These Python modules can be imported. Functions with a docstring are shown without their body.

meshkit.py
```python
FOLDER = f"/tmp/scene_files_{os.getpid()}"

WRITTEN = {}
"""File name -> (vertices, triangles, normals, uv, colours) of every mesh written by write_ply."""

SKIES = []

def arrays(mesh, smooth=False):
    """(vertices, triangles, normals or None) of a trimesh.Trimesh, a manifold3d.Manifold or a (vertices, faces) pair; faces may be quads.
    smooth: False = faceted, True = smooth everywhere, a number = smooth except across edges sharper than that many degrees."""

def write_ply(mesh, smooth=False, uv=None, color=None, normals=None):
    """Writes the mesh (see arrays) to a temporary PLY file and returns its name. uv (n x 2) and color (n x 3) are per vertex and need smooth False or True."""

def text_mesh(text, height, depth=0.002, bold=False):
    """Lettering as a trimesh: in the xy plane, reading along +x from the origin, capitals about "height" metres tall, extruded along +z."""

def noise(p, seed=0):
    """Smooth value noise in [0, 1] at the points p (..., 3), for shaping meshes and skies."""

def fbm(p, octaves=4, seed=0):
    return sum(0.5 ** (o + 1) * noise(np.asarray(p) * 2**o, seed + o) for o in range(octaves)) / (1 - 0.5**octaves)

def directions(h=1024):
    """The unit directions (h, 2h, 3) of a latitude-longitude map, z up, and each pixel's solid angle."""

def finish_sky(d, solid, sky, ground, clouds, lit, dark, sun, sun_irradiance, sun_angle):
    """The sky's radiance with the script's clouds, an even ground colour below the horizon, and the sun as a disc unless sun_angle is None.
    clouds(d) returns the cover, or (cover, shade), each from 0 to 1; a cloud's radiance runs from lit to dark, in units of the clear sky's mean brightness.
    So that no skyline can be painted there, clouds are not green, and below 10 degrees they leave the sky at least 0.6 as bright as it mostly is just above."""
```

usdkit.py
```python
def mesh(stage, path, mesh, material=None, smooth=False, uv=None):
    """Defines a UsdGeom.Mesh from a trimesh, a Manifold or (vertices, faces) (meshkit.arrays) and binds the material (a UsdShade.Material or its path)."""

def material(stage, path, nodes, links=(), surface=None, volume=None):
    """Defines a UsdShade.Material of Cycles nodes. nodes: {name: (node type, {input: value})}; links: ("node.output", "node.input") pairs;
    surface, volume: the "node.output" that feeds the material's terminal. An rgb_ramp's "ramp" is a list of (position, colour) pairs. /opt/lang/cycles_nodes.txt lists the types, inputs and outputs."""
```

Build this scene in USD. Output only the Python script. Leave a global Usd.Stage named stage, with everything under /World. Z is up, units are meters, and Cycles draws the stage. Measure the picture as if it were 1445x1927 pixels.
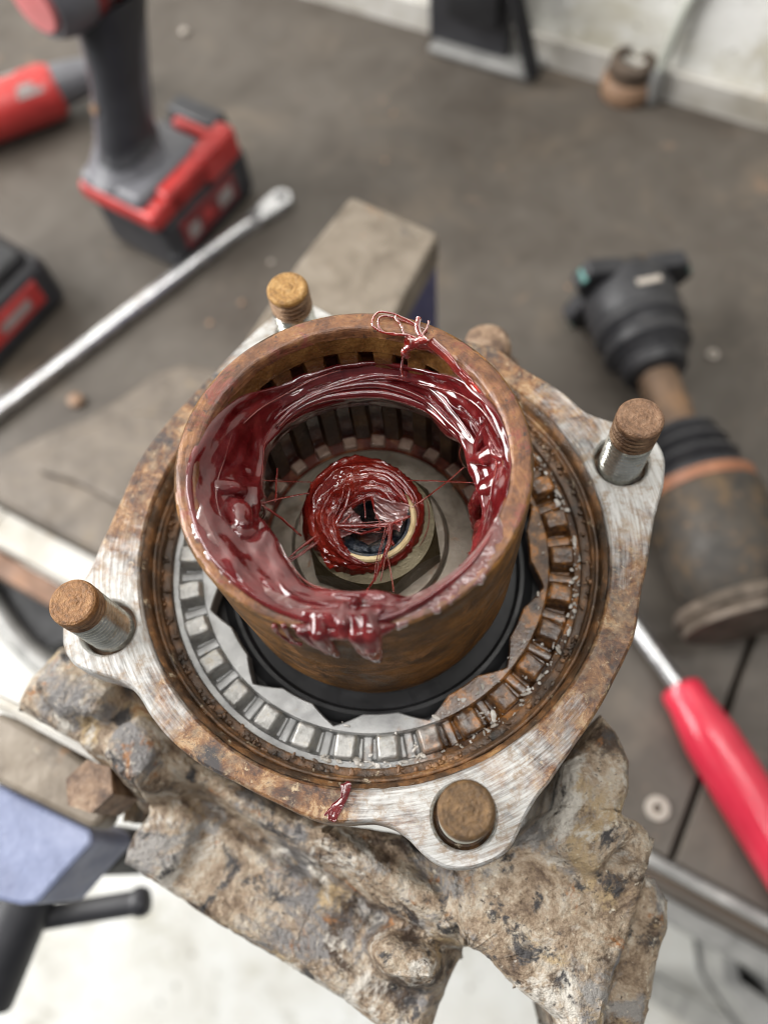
import math, random
import numpy as np, trimesh, manifold3d as m3, shapely
import usdkit, meshkit
from shapely.geometry import Polygon, Point, LineString
from pxr import Usd, UsdGeom, UsdLux, UsdShade, Gf, Sdf

rng = np.random.default_rng(7)
stage = Usd.Stage.CreateInMemory()
UsdGeom.SetStageUpAxis(stage, 'Z'); UsdGeom.SetStageMetersPerUnit(stage, 1.0)
UsdGeom.Xform.Define(stage, '/World'); UsdGeom.Scope.Define(stage, '/World/Looks')

# ---------------------------------------------------------------- camera (origin: centre of the knuckle's machined flange face, z up)
CAM = np.array([0.01511258, -0.07383472, 0.18400426])
ROT = np.array([[0.99755094, -0.01292909, -0.06873834], [-0.03971921, -0.91364492, -0.4045681], [-0.05757174, 0.40630752, -0.91192088]])
FPX, PW, PH = 1500.0, 1445.0, 1927.0
cam = UsdGeom.Camera.Define(stage, '/World/camera')
FOC = 26.0
cam.CreateFocalLengthAttr(FOC); cam.CreateHorizontalApertureAttr(FOC * PW / FPX)
cam.CreateVerticalApertureAttr(FOC * PH / FPX)
cam.CreateClippingRangeAttr((0.01, 100.0))
cam.CreateFStopAttr(FOC / 3.6); cam.CreateFocusDistanceAttr(0.174)
cam.CreateExposureAttr(0.0)
M4 = np.eye(4); M4[0, :3] = ROT[0]; M4[1, :3] = -ROT[1]; M4[2, :3] = -ROT[2]; M4[3, :3] = CAM
cam.AddTransformOp().Set(Gf.Matrix4d(*M4.ravel().tolist()))

# ---------------------------------------------------------------- light: a door on the left, unseen ceiling tubes added for streak highlights
def rect_light(name, pos, target, w, h, inten, col):
    l = UsdLux.RectLight.Define(stage, '/World/' + name)
    l.CreateWidthAttr(w); l.CreateHeightAttr(h); l.CreateIntensityAttr(inten); l.CreateColorAttr(Gf.Vec3f(*col))
    pos, target = np.array(pos, float), np.array(target, float)
    z = pos - target; z /= np.linalg.norm(z); up = np.array([0, 0, 1.0]) if abs(z[2]) < .95 else np.array([0, 1.0, 0])
    x = np.cross(up, z); x /= np.linalg.norm(x); y = np.cross(z, x)
    m = np.eye(4); m[0, :3], m[1, :3], m[2, :3], m[3, :3] = x, y, z, pos
    l.AddTransformOp().Set(Gf.Matrix4d(*m.ravel().tolist()))
rect_light('lamp_door', (-1.75, 0.35, 1.0), (0, .1, -.1), 1.5, 1.1, 17.0, (1.0, .99, .97))
rect_light('added_tube', (0.15, -0.55, 1.75), (0, 0, 0), 1.3, .16, 18.0, (1.0, .98, .95))
rect_light('added_tube_001', (0.15, 0.22, 1.75), (0.1, 0.2, 0), 1.3, .16, 18.0, (1.0, .98, .95))
rect_light('added_tube_002', (1.3, 0.1, 1.6), (0, 0, 0), .14, 1.0, 9.0, (1.0, .98, .95))
dome = UsdLux.DomeLight.Define(stage, '/World/room_light')
dm = usdkit.material(stage, '/World/Looks/room_light', {'b': ('background_shader', {'color': (.93, .96, 1.0), 'strength': .17})}, [], surface='b.background')
UsdShade.MaterialBindingAPI.Apply(dome.GetPrim()).Bind(dm)

# ---------------------------------------------------------------- helpers
def W(u, v, z):
    """The point on the level plane z seen at photo pixel (u, v)."""
    d = ROT.T @ np.array([(u - PW / 2) / FPX, (v - PH / 2) / FPX, 1.0])
    return CAM + d * (z - CAM[2]) / d[2]
def W2(pts, z): return np.array([W(u, v, z)[:2] for u, v in pts])
def pol(r, a, z): a = math.radians(a); return np.array([r * math.cos(a), r * math.sin(a), z])
counts = {}
def uniq(path):
    n = counts.get(path, 0); counts[path] = n + 1
    return path if n == 0 else f'{path}_{n:03d}'
def setkeys(p, label=None, cat=None, group=None, kind=None):
    for k, v in (('label', label), ('category', cat), ('group', group), ('kind', kind)):
        if v: p.SetCustomDataByKey(k, v)
BASE = {}
def thing(name, label, cat, loc=(0, 0, 0), group=None, kind=None):
    path = uniq('/World/' + name)
    x = UsdGeom.Xform.Define(stage, path); x.AddTranslateOp().Set(Gf.Vec3d(*map(float, loc)))
    setkeys(x.GetPrim(), label, cat, group, kind); BASE[path] = np.array(loc, float)
    return path
def part(parent, name, mesh, mat, smooth=35, label=None, origin=None, kind=None):
    """A mesh given in world coordinates becomes a child of parent; origin: the point its texture coordinates start from."""
    path = uniq(parent + '/' + name)
    v, f, n = meshkit.arrays(mesh, smooth)
    base = BASE[parent]; o = base if origin is None else np.asarray(origin, float)
    m = UsdGeom.Mesh.Define(stage, path)
    q = usdkit.mesh(stage, path, (v - o, f), mat, smooth=False)
    if n is not None:
        q.CreateNormalsAttr([Gf.Vec3f(*map(float, t)) for t in n]) if len(n) < 10 else q.CreateNormalsAttr(__import__('pxr').Vt.Vec3fArray.FromNumpy(n.astype(np.float32)))
        q.SetNormalsInterpolation('vertex')
    if origin is not None:
        q.AddTranslateOp().Set(Gf.Vec3d(*(o - base).tolist()))
    BASE[path] = o
    setkeys(q.GetPrim(), label, None, None, kind)
    return path
def top(name, mesh, mat, label=None, cat=None, kind=None, smooth=35, group=None):
    path = uniq('/World/' + name)
    q = usdkit.mesh(stage, path, mesh, mat, smooth=smooth); setkeys(q.GetPrim(), label, cat, group, kind)
    return path
def cat(*ms): return trimesh.util.concatenate([tm(m) for m in ms])
def tm(m):
    if isinstance(m, trimesh.Trimesh): return m
    if hasattr(m, 'to_mesh'):
        k = m.to_mesh(); return trimesh.Trimesh(k.vert_properties[:, :3], k.tri_verts, process=False)
    v, f = np.asarray(m[0], float), np.asarray(m[1], int)
    if f.shape[1] == 4: f = np.vstack([f[:, [0, 1, 2]], f[:, [0, 2, 3]]])
    return trimesh.Trimesh(v, f, process=False)
def grid(P, close_u=False, close_v=False):
    """P (nu, nv, 3) as a quad sheet."""
    nu, nv = P.shape[:2]
    i, j = np.meshgrid(np.arange(nu if close_u else nu - 1), np.arange(nv if close_v else nv - 1), indexing='ij')
    i2, j2 = (i + 1) % nu, (j + 1) % nv
    q = np.stack([i * nv + j, i2 * nv + j, i2 * nv + j2, i * nv + j2], -1).reshape(-1, 4)
    return tm((P.reshape(-1, 3), q))
def frame(axis):
    axis = np.asarray(axis, float); axis = axis / np.linalg.norm(axis)
    a = np.cross(axis, [0, 0, 1.0] if abs(axis[2]) < .9 else [1.0, 0, 0]); a /= np.linalg.norm(a)
    return a, np.cross(axis, a), axis
def lathe(prof, n=96, o=(0, 0, 0), axis=(0, 0, 1), wob=0, seed=0, scale=200, close=False, fine=0):
    """Revolves (r, h) round the axis at o; wob: bumpiness in metres."""
    pr = np.array(prof, float)
    if fine:
        out = []
        for p0, p1 in zip(pr[:-1], pr[1:]):
            k = max(1, int(np.hypot(*(p1 - p0)) / fine)); out += [p0 + (p1 - p0) * t / k for t in range(k)]
        pr = np.array(out + [pr[-1]])
    if abs(axis[2]) > .99 and axis[0] == 0: a, b, c = np.array([1., 0, 0]), np.array([0, 1., 0]), np.array([0, 0, 1.])
    else: a, b, c = frame(axis)
    th = np.arange(n) * 2 * np.pi / n
    P = (np.array(o) + pr[None, :, 1, None] * c + pr[None, :, 0, None] * (np.cos(th)[:, None, None] * a + np.sin(th)[:, None, None] * b))
    if wob:
        d = meshkit.fbm(P * scale, 4, seed) - .5
        rad = (np.cos(th)[:, None, None] * a + np.sin(th)[:, None, None] * b)
        P = P + rad * d[..., None] * 2 * wob * np.minimum(1, pr[None, :, 0, None] / .003) + c * (meshkit.fbm(P * scale + 9, 3, seed + 5)[..., None] - .5) * wob
    return grid(P, close_u=True, close_v=close)
def smooth_loop(pts, n=400):
    p = np.array(pts, float)
    q = np.vstack([p, p[:1]]); s = np.r_[0, np.cumsum(np.linalg.norm(np.diff(q, axis=0), axis=1))]
    from scipy.interpolate import PchipInterpolator, CubicSpline
    cs = CubicSpline(s, q, bc_type='periodic'); t = np.linspace(0, s[-1], n, endpoint=False)
    return cs(t)
def spline(pts, n):
    from scipy.interpolate import CubicSpline
    p = np.array(pts, float); s = np.r_[0, np.cumsum(np.linalg.norm(np.diff(p, axis=0), axis=1))]
    return CubicSpline(s, p)(np.linspace(0, s[-1], n))
def tube(pts, r, sides=8, cap=True):
    p = np.asarray(pts, float); r = np.broadcast_to(np.asarray(r, float), (len(p),))
    t = np.gradient(p, axis=0); t /= np.linalg.norm(t, axis=1, keepdims=True) + 1e-12
    a = np.cross(t, [0.31, .2, .93]); a /= np.linalg.norm(a, axis=1, keepdims=True) + 1e-12
    b = np.cross(t, a); ang = np.arange(sides) * 2 * np.pi / sides
    P = p[:, None] + r[:, None, None] * (np.cos(ang)[None, :, None] * a[:, None] + np.sin(ang)[None, :, None] * b[:, None])
    g = grid(P, close_v=True)
    if not cap: return g
    n = len(g.vertices); v = np.vstack([g.vertices, p[:1], p[-1:]]); k = len(p)
    f = [[n, (j + 1) % sides, j] for j in range(sides)] + [[n + 1, (k - 1) * sides + j, (k - 1) * sides + (j + 1) % sides] for j in range(sides)]
    return trimesh.Trimesh(v, np.vstack([g.faces, f]), process=False)
def poly_tris(loops):
    P = Polygon(loops[0], loops[1:]); v, f = trimesh.creation.triangulate_polygon(P, engine='earcut')
    return v, f
def plate(outer, holes, levels, closed_bottom=True):
    """outer and holes: 2-D loops (counter-clockwise outer); levels: (z, inset) from the top down: a slab whose edges are rounded."""
    loops = [np.array(outer, float)] + [np.array(h, float) for h in holes]
    out = []
    def normals(l):
        d = np.roll(l, -1, 0) - np.roll(l, 1, 0); n = np.c_[d[:, 1], -d[:, 0]]; return n / (np.linalg.norm(n, axis=1, keepdims=True) + 1e-12)
    def area(l): return .5 * np.sum(l[:, 0] * np.roll(l[:, 1], -1) - np.roll(l[:, 0], -1) * l[:, 1])
    loops = [l if (area(l) > 0) == (i == 0) else l[::-1] for i, l in enumerate(loops)]
    def at(k): return [l - normals(l) * levels[k][1] for l in loops]
    L = [at(k) for k in range(len(levels))]
    for i in range(len(loops)):
        P = np.stack([np.c_[L[k][i], np.full(len(loops[i]), levels[k][0])] for k in range(len(levels))], 1)
        out.append(grid(P[:, ::-1], close_u=True))
    for k, flip in ((0, False), (len(levels) - 1, True)):
        if k and not closed_bottom: continue
        v, f = poly_tris(L[k]); f = np.array(f)
        n = np.cross(v[f[:, 1]] - v[f[:, 0]], v[f[:, 2]] - v[f[:, 0]]); bad = (n > 0) == flip; f[bad] = f[bad][:, ::-1]
        out.append(tm((np.c_[v, np.full(len(v), levels[k][0])], f)))
    return cat(*out)
def circle(r, n=240, c=(0, 0), a0=0):
    t = np.arange(n) * 2 * np.pi / n + a0; return np.c_[c[0] + r * np.cos(t), c[1] + r * np.sin(t)]
def box(c, s, rz=0, bev=.0, tilt=None):
    """A box with rounded corners."""
    s = np.array(s, float)
    if bev:
        sp = m3.Manifold.sphere(bev, 12); h = s / 2 - bev
        m = m3.Manifold.batch_hull([sp.translate([sx * h[0], sy * h[1], sz * h[2]]) for sx in (-1, 1) for sy in (-1, 1) for sz in (-1, 1)])
        m = tm(m)
    else: m = trimesh.creation.box(s)
    m = m.copy(); m.apply_transform(trimesh.transformations.rotation_matrix(rz, [0, 0, 1]))
    if tilt is not None: m.apply_transform(tilt)
    m.apply_translation(c); return m
def rock(outline, zt, zb, rnd=.006, cell=.0017, amp=.0015, freq=120, seed=1, slope=(0, 0), pits=0, top_fn=None):
    """A rough casting: the level outline (2-D) from zb up to zt with a rounded rim and a lumpy skin."""
    P = Polygon(outline).buffer(0)
    if P.geom_type != 'Polygon': P = max(P.geoms, key=lambda g: g.area)
    cs = m3.CrossSection([np.array(P.exterior.coords)[:-1]], m3.FillRule.NonZero)
    m = m3.Manifold.extrude(cs, zt - zb).translate([0, 0, zb]).refine_to_length(cell)
    t = tm(m); v = np.array(t.vertices)
    d = shapely.distance(P.exterior, shapely.points(v[:, 0], v[:, 1]))
    c = np.array(P.centroid.coords[0])
    k = (v[:, 2] - zb) / (zt - zb)
    drop = rnd * (1 - np.sqrt(np.clip(1 - (1 - np.clip(d / rnd, 0, 1)) ** 2, 0, 1)))
    v[:, 2] -= drop * k
    v[:, 2] += ((v[:, :2] - c) @ np.array(slope)) * k
    if top_fn is not None: v[:, 2] += top_fn(v) * k
    t = trimesh.Trimesh(v, t.faces, process=False); t.merge_vertices()
    t = trimesh.Trimesh(t.vertices, t.faces, process=True)
    trimesh.smoothing.filter_taubin(t, iterations=6)
    n = t.vertex_normals; v = np.array(t.vertices)
    h = meshkit.fbm(v * freq, 4, seed) - .5 + .6 * (meshkit.fbm(v * freq * 3.7, 3, seed + 3) - .5) + .22 * (meshkit.noise(v * freq * 9, seed + 5) - .5)
    if pits:
        q = meshkit.noise(v * freq * 1.9, seed + 11); h -= pits * np.clip((q - .68) / .2, 0, 1)
    t.vertices = v + n * (h * 2 * amp)[:, None]
    return t
def chain(pts, radii):
    s = [m3.Manifold.sphere(float(r), 14).translate(list(map(float, p))) for p, r in zip(pts, radii)]
    return m3.Manifold.batch_boolean([m3.Manifold.batch_hull([s[i], s[i + 1]]) for i in range(len(s) - 1)], m3.OpType.Add)
def meld(ms, length=.0006, it=8, amp=0, freq=500, seed=0):
    m = m3.Manifold.batch_boolean(ms, m3.OpType.Add).refine_to_length(length)
    t = tm(m); t = trimesh.Trimesh(t.vertices, t.faces, process=True)
    trimesh.smoothing.filter_taubin(t, iterations=it)
    if amp: t.vertices = t.vertices + t.vertex_normals * ((meshkit.fbm(np.array(t.vertices) * freq, 3, seed) - .5) * 2 * amp)[:, None]
    return t

# ---------------------------------------------------------------- materials
def mat(name, ramp, scale=60, detail=8, rough=(.45, .7), metal=0.0, bump=(900, .25, .0004), layers=(), aniso=None, dist=.4, spec=.5, coat=0, coord='geo', nrough=.62, extra=None, rscale=None):
    """Noise-coloured surface. layers: (scale, lo, hi, colour, metal, roughness, seed offset) patches over it. coord: geo = place in the world, obj = from the part's own origin."""
    N, L = {}, []
    if coord == 'geo': N['g'] = ('geometry', {}); src = 'g.position'
    else: N['g'] = ('texture_coordinate', {}); src = 'g.object'
    if aniso == 'polar':   # rings round the part's axis: (radius, angle, height)
        N['sx'] = ('separate_xyz', {}); L.append((src, 'sx.vector'))
        N['x2'] = ('math', {'math_type': 'multiply'}); L += [('sx.x', 'x2.value1'), ('sx.x', 'x2.value2')]
        N['r2'] = ('math', {'math_type': 'multiply_add'}); L += [('sx.y', 'r2.value1'), ('sx.y', 'r2.value2'), ('x2.value', 'r2.value3')]
        N['rr'] = ('math', {'math_type': 'sqrt'}); L.append(('r2.value', 'rr.value1'))
        N['an'] = ('math', {'math_type': 'arctan2'}); L += [('sx.y', 'an.value1'), ('sx.x', 'an.value2')]
        N['an2'] = ('math', {'math_type': 'multiply', 'value2': .0045}); L.append(('an.value', 'an2.value1'))
        N['pv'] = ('combine_xyz', {}); L += [('rr.value', 'pv.x'), ('an2.value', 'pv.y'), ('sx.z', 'pv.z')]
    N['n'] = ('noise_texture', {'scale': scale, 'detail': detail, 'roughness': nrough, 'distortion': dist}); L.append((src, 'n.vector'))
    N['r'] = ('rgb_ramp', {'ramp': ramp}); L.append(('n.fac', 'r.fac'))
    N['ro'] = ('noise_texture', {'scale': rscale or scale * 2.7, 'detail': 5}); L.append((src, 'ro.vector'))
    N['rm'] = ('map_range', {'from_min': .3, 'from_max': .7, 'to_min': rough[0], 'to_max': rough[1], 'clamp': True}); L.append(('ro.fac', 'rm.result' if 0 else 'rm.value'))
    col, ro, me = 'r.color', 'rm.result', None
    N['p'] = ('principled_bsdf', {'metallic': metal, 'specular_ior_level': spec, 'coat_weight': coat, 'coat_roughness': .12})
    if any(l[4] is not None for l in layers):
        N['m0'] = ('value', {'value': metal}); me = 'm0.value'
    for i, (sc, lo, hi, c, m, rg, off) in enumerate(layers):
        a = f'l{i}'
        N[a + 'v'] = ('mapping', {'location': (off, off * .7, -off)}); L.append(('pv.vector' if aniso == 'polar' and sc < 0 else src, a + 'v.vector'))
        N[a + 'n'] = ('noise_texture', {'scale': abs(sc), 'detail': 9, 'roughness': .72, 'distortion': .5}); L.append((a + 'v.vector', a + 'n.vector'))
        N[a + 'm'] = ('map_range', {'from_min': lo, 'from_max': hi, 'to_min': 0.0, 'to_max': 1.0, 'clamp': True}); L.append((a + 'n.fac', a + 'm.value'))
        N[a + 'c'] = ('mix', {'color2': c}); L += [(a + 'm.result', a + 'c.fac'), (col, a + 'c.color1')]; col = a + 'c.color'
        if rg is not None:
            N[a + 'r'] = ('mix_float', {'b': rg}); L += [(a + 'm.result', a + 'r.fac'), (ro, a + 'r.a')]; ro = a + 'r.result'
        if me and m is not None:
            N[a + 'k'] = ('mix_float', {'b': m}); L += [(a + 'm.result', a + 'k.fac'), (me, a + 'k.a')]; me = a + 'k.result'
    if bump:
        N['bn'] = ('noise_texture', {'scale': bump[0], 'detail': 5, 'roughness': .6}); L.append(('pv.vector' if aniso == 'polar' else src, 'bn.vector'))
        N['b'] = ('bump', {'strength': bump[1], 'distance': bump[2]}); L += [('bn.fac', 'b.height'), ('b.normal', 'p.normal')]
    if extra: col, ro, me = extra(N, L, src, col, ro, me)
    L += [(col, 'p.base_color'), (ro, 'p.roughness')]
    if me: L.append((me, 'p.metallic'))
    return usdkit.material(stage, '/World/Looks/' + name, N, L, surface='p.BSDF')

RUST, DRUST, ORANGE, TAN, CHAR = (.17, .075, .03), (.06, .03, .016), (.42, .17, .045), (.42, .31, .19), (.045, .042, .045)
SILVER = (.72, .72, .70)
# machined flange face: bare metal round the studs, rust between them
def flange_extra(N, L, src, col, ro, me):
    N['a4'] = ('math', {'math_type': 'multiply_add', 'value2': 4.0, 'value3': -4 * .2977}); L.append(('an.value', 'a4.value1'))
    N['co'] = ('math', {'math_type': 'cosine'}); L.append(('a4.value', 'co.value1'))
    N['fn'] = ('noise_texture', {'scale': 55, 'detail': 8, 'roughness': .68, 'distortion': .8}); L.append((src, 'fn.vector'))
    N['fb'] = ('noise_texture', {'scale': 1500, 'detail': 7, 'roughness': .68}); L.append(('pv.vector', 'fb.vector'))
    N['s1'] = ('math', {'math_type': 'multiply_add', 'value2': 4.6, 'value3': -2.42}); L.append(('fn.fac', 's1.value1'))
    N['s1b'] = ('math', {'math_type': 'multiply_add', 'value2': 1.7, 'value3': -.9}); L.append(('fb.fac', 's1b.value1'))
    N['s1c'] = ('math', {'math_type': 'add'}); L += [('s1.value', 's1c.value1'), ('s1b.value', 's1c.value2')]
    N['s2'] = ('math', {'math_type': 'multiply_add', 'value2': .95}); L += [('co.value', 's2.value1'), ('s1c.value', 's2.value3')]
    N['s3'] = ('map_range', {'from_min': -.30, 'from_max': .72, 'to_min': 0., 'to_max': 1., 'clamp': True}); L.append(('s2.value', 's3.value'))
    N['st'] = ('rgb_ramp', {'ramp': [(.30, (.22, .195, .165)), (.38, (.36, .345, .32)), (.45, (.40, .39, .37)), (.52, (.47, .462, .445)), (.60, (.53, .525, .51)), (.68, (.46, .425, .37)), (.76, (.34, .29, .23))]}); L.append(('fb.fac', 'st.fac'))
    N['fc'] = ('mix', {}); L += [('s3.result', 'fc.fac'), (col, 'fc.color1'), ('st.color', 'fc.color2')]
    N['fr'] = ('mix_float', {'b': .45}); L += [('s3.result', 'fr.fac'), (ro, 'fr.a')]
    N['fm'] = ('mix_float', {'a': 0., 'b': .2}); L.append(('s3.result', 'fm.fac'))
    N['gn'] = ('noise_texture', {'scale': 300, 'detail': 8, 'roughness': .7}); L.append((src, 'gn.vector'))
    N['gm'] = ('map_range', {'from_min': .50, 'from_max': .66, 'to_min': 0., 'to_max': .9, 'clamp': True}); L.append(('gn.fac', 'gm.value'))
    N['gc'] = ('mix', {'color2': (.24, .165, .10)}); L += [('gm.result', 'gc.fac'), ('fc.color', 'gc.color1')]
    return 'gc.color', 'fr.result', 'fm.result'
M_FLANGE = mat('flange_metal', [(.32, (.022, .018, .018)), (.42, (.06, .03, .019)), (.49, (.135, .06, .027)), (.54, (.24, .12, .05)), (.60, (.40, .27, .15)), (.66, (.10, .065, .05)), (.76, (.34, .25, .16))],
    scale=130, detail=13, rough=(.35, .65), aniso='polar', bump=(850, .5, .0006), layers=[(70, .50, .60, (.042, .036, .036), 0, .45, .3), (420, .58, .66, (.46, .35, .22), 0, .6, .9), (900, .60, .66, (.03, .02, .015), 0, .6, .4)], extra=flange_extra, nrough=.78)
M_BORE = mat('bore_rust', [(.3, (.02, .016, .012)), (.5, (.085, .045, .022)), (.62, (.19, .09, .035)), (.75, (.36, .22, .10))], scale=160, rough=(.25, .6), bump=(1500, .5, .0006), layers=[(260, .6, .68, (.48, .40, .28), 0, .5, .2)])
M_SEAL = mat('seal_rubber', [(.35, (.012, .012, .013)), (.7, (.04, .038, .036))], scale=200, rough=(.22, .5), bump=(1500, .25, .0003))
M_DARK = mat('black_rubber', [(.35, (.010, .010, .011)), (.7, (.022, .022, .024))], scale=90, rough=(.35, .55), bump=(1200, .1, .0003))
# toothed ring: clean grey metal on the left, brown wet dirt on the right
def ring_extra(N, L, src, col, ro, me):
    N['q'] = ('separate_xyz', {}); L.append((src, 'q.vector'))
    N['qd'] = ('math', {'math_type': 'multiply_add', 'value2': 34.0, 'value3': -.1}); L.append(('q.x', 'qd.value1'))
    N['qy'] = ('math', {'math_type': 'multiply_add', 'value2': 6.0}); L += [('q.y', 'qy.value1'), ('qd.value', 'qy.value3')]
    N['qn'] = ('noise_texture', {'scale': 110, 'detail': 6, 'roughness': .65}); L.append((src, 'qn.vector'))
    N['qs'] = ('math', {'math_type': 'multiply_add', 'value2': 2.2}); L += [('qn.fac', 'qs.value1'), ('qy.value', 'qs.value3')]
    N['qm'] = ('map_range', {'from_min': .85, 'from_max': 1.35, 'to_min': 0., 'to_max': 1., 'clamp': True}); L.append(('qs.value', 'qm.value'))
    N['dn'] = ('noise_texture', {'scale': 210, 'detail': 7, 'roughness': .66}); L.append((src, 'dn.vector'))
    N['dr'] = ('rgb_ramp', {'ramp': [(.32, (.02, .011, .007)), (.44, (.07, .033, .015)), (.53, (.135, .066, .026)), (.59, (.32, .125, .026)), (.66, (.16, .10, .06)), (.72, (.42, .37, .30))]}); L.append(('dn.fac', 'dr.fac'))
    N['qc'] = ('mix', {}); L += [('qm.result', 'qc.fac'), (col, 'qc.color1'), ('dr.color', 'qc.color2')]
    N['qr'] = ('mix_float', {'b': .14}); L += [('qm.result', 'qr.fac'), (ro, 'qr.a')]
    N['qk'] = ('mix_float', {'a': .55, 'b': 0.}); L.append(('qm.result', 'qk.fac'))
    return 'qc.color', 'qr.result', 'qk.result'
M_RING = mat('ring_metal', [(.3, (.22, .22, .22)), (.5, (.33, .33, .325)), (.7, (.41, .41, .40))], scale=120, rough=(.32, .5), bump=(1600, .18, .0003), layers=[(150, .62, .72, (.34, .27, .16), 0, .6, .4)], extra=ring_extra)
M_TOOTH = mat('tooth_metal', [(.34, (.20, .19, .17)), (.45, (.31, .305, .29)), (.55, (.40, .39, .37)), (.66, (.34, .30, .23))], scale=240, detail=11, nrough=.74, rough=(.3, .55), bump=(1500, .3, .0004), layers=[(260, .60, .70, (.42, .34, .20), 0, .6, .1)], extra=ring_extra)
M_MUCK = mat('white_dried_grease', [(.3, (.20, .16, .12)), (.5, (.40, .37, .33)), (.65, (.58, .56, .53))], scale=300, rough=(.25, .5), bump=(1500, .5, .0004))
M_CUP = mat('cup_steel', [(.3, (0.02737, 0.01628, 0.006396)), (.43, (0.07331, 0.0333, 0.008364)), (.52, (0.1417, 0.06142, 0.0123)), (.6, (0.2248, 0.0962, 0.01722)), (.7, (0.3226, 0.1406, 0.02952))], scale=75, detail=13, rough=(.45, .7), metal=.05, bump=(1500, .8, .0005), spec=.35,
    layers=[(1300, .60, .64, (.015, .012, .01), 0, .6, .2), (60, .56, .7, (.10, .092, .075), .3, .4, .6), (1700, .64, .67, (.62, .47, .26), .6, .3, .8), (95, .56, .66, (.30, .13, .035), 0, .5, .45)], nrough=.74)
M_RIM = mat('cup_rim_steel', [(.3, (0.0425, 0.0195, 0.01188)), (.43, (0.102, 0.04125, 0.0198)), (.52, (0.187, 0.07875, 0.033)), (.62, (0.2805, 0.135, 0.0528)), (.72, (0.34, 0.1875, 0.0858))], scale=140, detail=13, rough=(.22, .46), metal=.1, bump=(900, .6, .0006), aniso='polar', coat=.12,
    layers=[(130, .52, .62, (.20, .055, .04), 0, .2, .3), (700, .58, .64, (.045, .025, .018), 0, .4, .6)], nrough=.74)
M_SPLINE = mat('spline_steel', [(.3, (.015, .008, .005)), (.5, (.055, .027, .012)), (.68, (.14, .075, .028))], scale=120, rough=(.28, .5), metal=.2, bump=(1500, .5, .0005))  # near-black: oil coating plus the shade deep in the cup, in one colour
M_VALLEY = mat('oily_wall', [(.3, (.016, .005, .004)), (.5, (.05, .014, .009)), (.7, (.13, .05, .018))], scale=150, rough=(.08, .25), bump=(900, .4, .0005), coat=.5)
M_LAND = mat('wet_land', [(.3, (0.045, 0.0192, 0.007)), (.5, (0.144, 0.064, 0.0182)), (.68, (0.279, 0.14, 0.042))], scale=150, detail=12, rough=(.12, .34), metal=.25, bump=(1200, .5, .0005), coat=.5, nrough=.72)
M_FLOORRED = mat('oily_red_metal', [(.3, (.03, .008, .006)), (.5, (.12, .03, .018)), (.7, (.28, .13, .06))], scale=150, rough=(.12, .3), bump=(900, .4, .0005), coat=.4)
M_TAB = mat('tab_metal', [(.3, (.16, .09, .065)), (.6, (.36, .25, .19))], scale=300, rough=(.2, .4), bump=(1500, .4, .0004))
M_WASHER = mat('washer_metal', [(.3, (0.123, 0.0925, 0.0627)), (.5, (0.2296, 0.1924, 0.1485)), (.7, (0.2952, 0.2516, 0.2046))], scale=130, rough=(.28, .46), metal=.45, bump=(1300, .2, .0003), layers=[(170, .60, .70, (.26, .11, .04), 0, .5, .5), (2200, .67, .69, (.02, .015, .01), 0, .5, .1)])
M_NUT = mat('nut_metal', [(.3, (0.0528, 0.03828, 0.01716)), (.5, (0.099, 0.07975, 0.0429)), (.7, (0.1386, 0.1148, 0.06864))], scale=170, rough=(.25, .45), metal=.5, bump=(1500, .3, .0004))
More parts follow.
